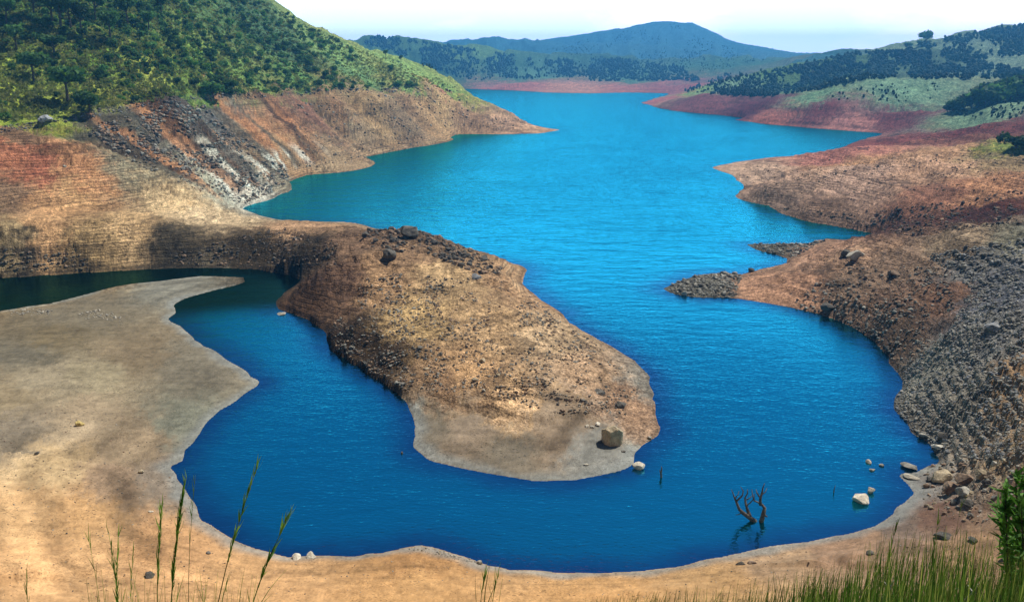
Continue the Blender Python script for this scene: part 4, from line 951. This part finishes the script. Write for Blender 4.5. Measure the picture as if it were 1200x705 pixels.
# ------------------------------------------------------------------ grass of the bank in front
def blade(base, top, w, bend, segs=5):
    """a tapering folded blade from base to top"""
    b_, t_ = np.array(base), np.array(top); L = np.linalg.norm(t_ - b_); side = np.array([1, 0, 0]) * math.cos(bend) + np.array([0, 1, 0]) * math.sin(bend)
    d = (t_ - b_) / L; side = side - d * (side @ d); side /= np.linalg.norm(side); sag = np.cross(d, side)
    vs = []
    for i in range(segs + 1):
        t = i / segs; c = b_ + (t_ - b_) * t + sag * L * .10 * math.sin(PI * t) * math.sin(bend * 3) ; ww = w * (1 - t) ** .7 * .5 + .0004
        vs += [c - side * ww, c + side * ww]
    return vs, [(2 * i, 2 * i + 1, 2 * i + 3, 2 * i + 2) for i in range(segs)]
def ground_at(px, r):
    u, _ = ray_uv(px, 705.0); x, y = r * math.sin(u), r * math.cos(u); return np.array([x, y, float(hgt([x], [y])[0])])
def stalk(bx, tx, ty, r, label, w=.006, head=.45, thick=1.0, seed=1, lean=0.15):
    g = np.random.default_rng(seed); b0 = ground_at(bx, r); top = pix3(tx, ty, r + lean)
    e = empty('grass_stalk', tuple(b0)); path = []
    for i in range(7):
        t = i / 6; p = (top - b0) * t; p = p + np.array([.02 * math.sin(t * PI) * (1 if tx < bx else -1), 0, .03 * math.sin(t * PI)]); path.append(tuple(p))
    obj('stem', mesh_np('stem', *tube(path, [w * .5 * (1 - .75 * i / 6) for i in range(7)], 5), M_STRAW if seed % 2 else M_STALK, True), e)
    vs, fs, off = [], [], 0
    d = np.array(top - b0); L = np.linalg.norm(d); d = d / L
    for k in range(int(80 * head * thick)):
        t = 1 - head * g.uniform(0, 1) ** .9; c = np.array(path[min(int(t * 6), 5)]) * (1 - (t * 6 - min(int(t * 6), 5))) + np.array(path[min(int(t * 6), 5) + 1]) * (t * 6 - min(int(t * 6), 5))
        dirn = d + g.normal(size=3) * .15; v, f = blade(c, c + dirn / np.linalg.norm(dirn) * g.uniform(.04, .09), .006 * thick, g.uniform(0, 6), 2)
        vs += v; fs += [tuple(i + off for i in q_) for q_ in f]; off += len(v)
    obj('seed_head', mesh_np('seed_head', vs, fs, M_STALK), e)
    vs, fs, off = [], [], 0
    for k in range(4):
        t0 = g.uniform(.05, .45); c = d * L * t0; v, f = blade(c, c + d * g.uniform(.15, .3) + g.normal(size=3) * .05, .007, g.uniform(0, 6), 4); vs += v; fs += [tuple(i + off for i in q_) for q_ in f]; off += len(v)
    obj('leaf', mesh_np('leaf', vs, fs, M_STRAW), e)
    return tag(e, label, 'grass')
stalk(186, 218, 560, 4.2, 'tall green grass stalk with dense head, thickest one at the lower left', .009, .6, 1.6, 2)
stalk(176, 191, 586, 4.3, 'upright green stalk just left of the thickest stalk', .008, .5, 1.2, 3)
stalk(213, 229, 556, 4.6, 'thin straight stalk just right of the thickest stalk', .005, .4, .5, 4)
stalk(229, 301, 548, 4.1, 'long stalk leaning right with tip over the dark water', .008, .5, 1.3, 5)
stalk(266, 340, 601, 4.0, 'rightmost leaning stalk of the lower left grass, bent low over the water edge', .009, .5, 1.4, 6)
stalk(109, 104, 632, 4.0, 'short pale stalk farthest left in the lower left grass clump', .005, .3, .5, 7)
stalk(129, 127, 622, 4.1, 'short yellow green stalk third from left in the lower left grass', .006, .5, .8, 8)
stalk(132, 139, 626, 4.2, 'short stalk with loose head right of the yellow green one', .006, .5, .9, 9)
stalk(149, 156, 648, 4.2, 'low brownish stalk between the short ones and the tall ones', .005, .4, .5, 11)
stalk(31, 31, 670, 3.9, 'very short lone stalk by the lower left corner', .005, .4, .5, 13)
stalk(565, 570, 672, 4.0, 'short stalk at the bottom middle, the left one of a pair', .006, .4, .7, 15)
stalk(579, 584, 675, 4.0, 'short stalk at the bottom middle, the right one of a pair', .005, .4, .6, 17)
stalk(1034, 1051, 612, 4.4, 'tall dark stalk at the left side of the dense grass, leaning right', .007, .45, 1.0, 19)
stalk(1098, 1099, 612, 4.3, 'upright dark stalk in the middle of the dense grass', .007, .5, 1.0, 21)
stalk(1112, 1128, 584, 4.6, 'tallest thin stalk rising from the dense grass', .004, .3, .4, 23)
def grass_patch(name, n, xr, top, mat, seed, rlo, rhi, w):
    g = np.random.default_rng(seed); vs, fs, off = [], [], 0
    for k in range(n):
        bx = g.uniform(*xr); ty = top(bx)
        if ty is None: continue
        r_ = g.uniform(rlo, rhi); b_ = ground_at(bx, r_)
        hpx = max(12, (718 - ty)) * (.30 + .78 * g.uniform(0, 1) ** 1.6); t_ = pix3(bx + g.normal(6, 12), 712 - hpx, r_ + g.normal(0, .12))
        if t_[2] - b_[2] > 1.0 or t_[2] - b_[2] < .05: continue
        v, f = blade(b_, t_, w * g.uniform(.6, 1.3), g.uniform(0, 6.28), 4); vs += [tuple(p) for p in v]; fs += [tuple(i + off for i in q_) for q_ in f]; off += len(v)
    return tag(obj(name, mesh_np(name, vs, fs, mat)), kind='stuff')
def top_right(x):
    return float(np.interp(x, [700, 800, 860, 930, 960, 1000, 1040, 1090, 1130, 1160, 1200, 1260], [703, 693, 688, 672, 672, 660, 632, 628, 628, 645, 655, 650]))
grass_patch('tall_grass', 1500, (930, 1240), top_right, M_BLADE, 31, 2.7, 5.2, .008)
grass_patch('dry_grass', 850, (930, 1240), top_right, M_STRAW, 32, 2.7, 5.2, .006)
grass_patch('short_grass', 420, (700, 960), top_right, M_BLADE, 33, 3.0, 4.8, .006)
grass_patch('short_dry_grass', 200, (680, 960), top_right, M_STRAW, 34, 3.0, 4.8, .005)
grass_patch('thin_grass', 90, (100, 290), lambda x: 672, M_STRAW, 35, 3.6, 4.6, .005)
# pale twigs in the grass
for pts_, lb in [([(1035,700),(1042,690),(1047,680)], 'pale dry twig among the grass, the left one of two'), ([(1132,702),(1140,694),(1146,684)], 'pale dry twig among the grass, the right one of two')]:
    pl = [pix3(x, y, 3.3) for x, y in pts_]; b0 = ground_at(pts_[0][0] - 4, 3.3)
    v, f = join([tube([(0, 0, -.02)] + [tuple(p - b0) for p in pl], [.006, .005, .004, .002], 5), tube([tuple(pl[1] - b0), tuple(pix3(pts_[1][0] - 6, pts_[1][1] - 9, 3.32) - b0)], [.004, .002], 5)])
    tag(obj('twig', mesh_np('twig', v, f, M_TWIG), None, tuple(b0)), lb, 'twig')
# leafy bush at the right edge
g = np.random.default_rng(77); rb = 5.4; b0 = ground_at(1203, rb); bush = empty('leafy_bush', tuple(b0))
stems = []; vs, fs, off = [], [], 0
for bx, tx, ty in [(1203,1178,575),(1206,1190,556),(1212,1200,560),(1214,1215,548),(1208,1172,600),(1216,1196,590),(1206,1184,625)]:
    t0 = pix3(tx, ty, rb + g.normal(0, .15)) - b0; mid = t0 * .5 + np.array([.05, 0, .05]) + g.normal(size=3) * .02
    stems.append(tube([(0, 0, -.03), tuple(mid), tuple(t0)], [.012, .008, .003], 6))
    for k in range(110):
        t = g.uniform(.42, 1.02); c = mid + (t0 - mid) * (t - .5) * 2 if t > .5 else mid * t * 2
        dirn = (t0 - mid) / np.linalg.norm(t0 - mid) * .6 + g.normal(size=3) * .75; dirn /= np.linalg.norm(dirn)
        v, f = blade(c, c + dirn * g.uniform(.06, .12), .026, g.uniform(0, 6.28), 4)
        vs += [tuple(p) for p in v]; fs += [tuple(i + off for i in q_) for q_ in f]; off += len(v)
obj('stem', mesh_np('stem', *join(stems), M_BARK, True), bush)
obj('foliage', mesh_np('foliage', vs, fs, M_BUSH), bush)
tag(bush, 'leafy green bush with narrow leaves at the right edge above the grass', 'bush')


# ------------------------------------------------------------------ haze
hz = bpy.data.meshes.new('haze'); bm = bmesh.new(); bmesh.ops.create_cube(bm, size=1); bm.to_mesh(hz); bm.free()
ho = obj('haze', hz); zt = float(Z.max()) + 25; zb = float(Z.min()) - 1
ho.scale = (14300, 14300, zt - zb); ho.location = (0, 0, (zt + zb) / 2); tag(ho, kind='stuff')
mh = bpy.data.materials.new('haze'); mh.use_nodes = True; nt = mh.node_tree; nt.nodes.clear()
o_ = nt.nodes.new('ShaderNodeOutputMaterial'); pv_ = nt.nodes.new('ShaderNodeVolumePrincipled'); nt.links.new(pv_.outputs[0], o_.inputs['Volume'])
HAZE_DENS = 2.6e-4
pv_.inputs['Color'].default_value = (.10, .46, 1.0, 1); pv_.inputs['Density'].default_value = HAZE_DENS; pv_.inputs['Anisotropy'].default_value = .25
hz.materials.append(mh)

# ------------------------------------------------------------------ sun, sky, camera
SUN_EL, SUN_AZ = math.radians(57), math.radians(47)
sd = Vector((math.sin(SUN_AZ) * math.cos(SUN_EL), math.cos(SUN_AZ) * math.cos(SUN_EL), math.sin(SUN_EL)))
sl = bpy.data.lights.new('sun', 'SUN'); sl.energy = 5.0; sl.angle = math.radians(.5); sl.color = (1, .95, .86)
so = link(bpy.data.objects.new('sun', sl)); so.rotation_euler = sd.to_track_quat('Z', 'Y').to_euler(); so.location = (0, 0, 300)
w = bpy.data.worlds.new('World'); SC.world = w; w.use_nodes = True; nt = w.node_tree; nt.nodes.clear(); B = NB(nt)
sky = B.n('ShaderNodeTexSky', sky_type='NISHITA'); sky.sun_disc = False; sky.sun_elevation = SUN_EL; sky.sun_rotation = SUN_AZ; sky.air_density = 1.0; sky.dust_density = .6; sky.ozone_density = 2.5; sky.altitude = 2000
tc = B.n('ShaderNodeTexCoord'); sx = B.n('ShaderNodeSeparateXYZ'); B.l(tc.outputs['Generated'], sx.inputs[0])
mp = B.n('ShaderNodeMapping'); mp.inputs['Scale'].default_value = (1, 1, 3.2); B.l(tc.outputs['Generated'], mp.inputs['Vector'])
cl = B.ramp(B.noise(mp.outputs[0], 5.5, 6, .55).outputs[0], [(.46, 0.), (.62, 1.)])
low = B.ramp(sx.outputs[2], [(.0, 1.), (.10, .86), (.18, .2), (.28, .0)])
pale = B.mix(1.0, B.mix(B.ramp(sx.outputs[2], [(.01, 0.), (.09, 1.)]), (66, 64, 64), (44.0, 50.0, 58.0)), B.mix(cl, (.86, .95, 1.0), (1.12, 1.06, 1.02)), 'MULTIPLY')
skc = B.mix(low, B.mix(1.0, sky.outputs[0], (.62, .62, .62), 'MULTIPLY'), pale)
bg = B.n('ShaderNodeBackground'); bg.inputs['Strength'].default_value = .055; B.l(skc, bg.inputs[0])
wo = B.n('ShaderNodeOutputWorld'); B.l(bg.outputs[0], wo.inputs[0])
cd = bpy.data.cameras.new('camera'); cd.sensor_width = 36; cd.lens = FPX / W0 * 36; cd.clip_start = .1; cd.clip_end = 30000
co = link(bpy.data.objects.new('camera', cd)); co.location = (0, 0, CAMH); co.rotation_euler = (PI / 2 - PITCH, 0, 0); SC.camera = co
SC.view_settings.view_transform = 'Standard'; SC.view_settings.look = 'None'; SC.view_settings.gamma = 1; SC.view_settings.use_curve_mapping = False
SC.view_settings.exposure = 0.25
SC.cycles.volume_bounces = 0; SC.cycles.max_bounces = 6
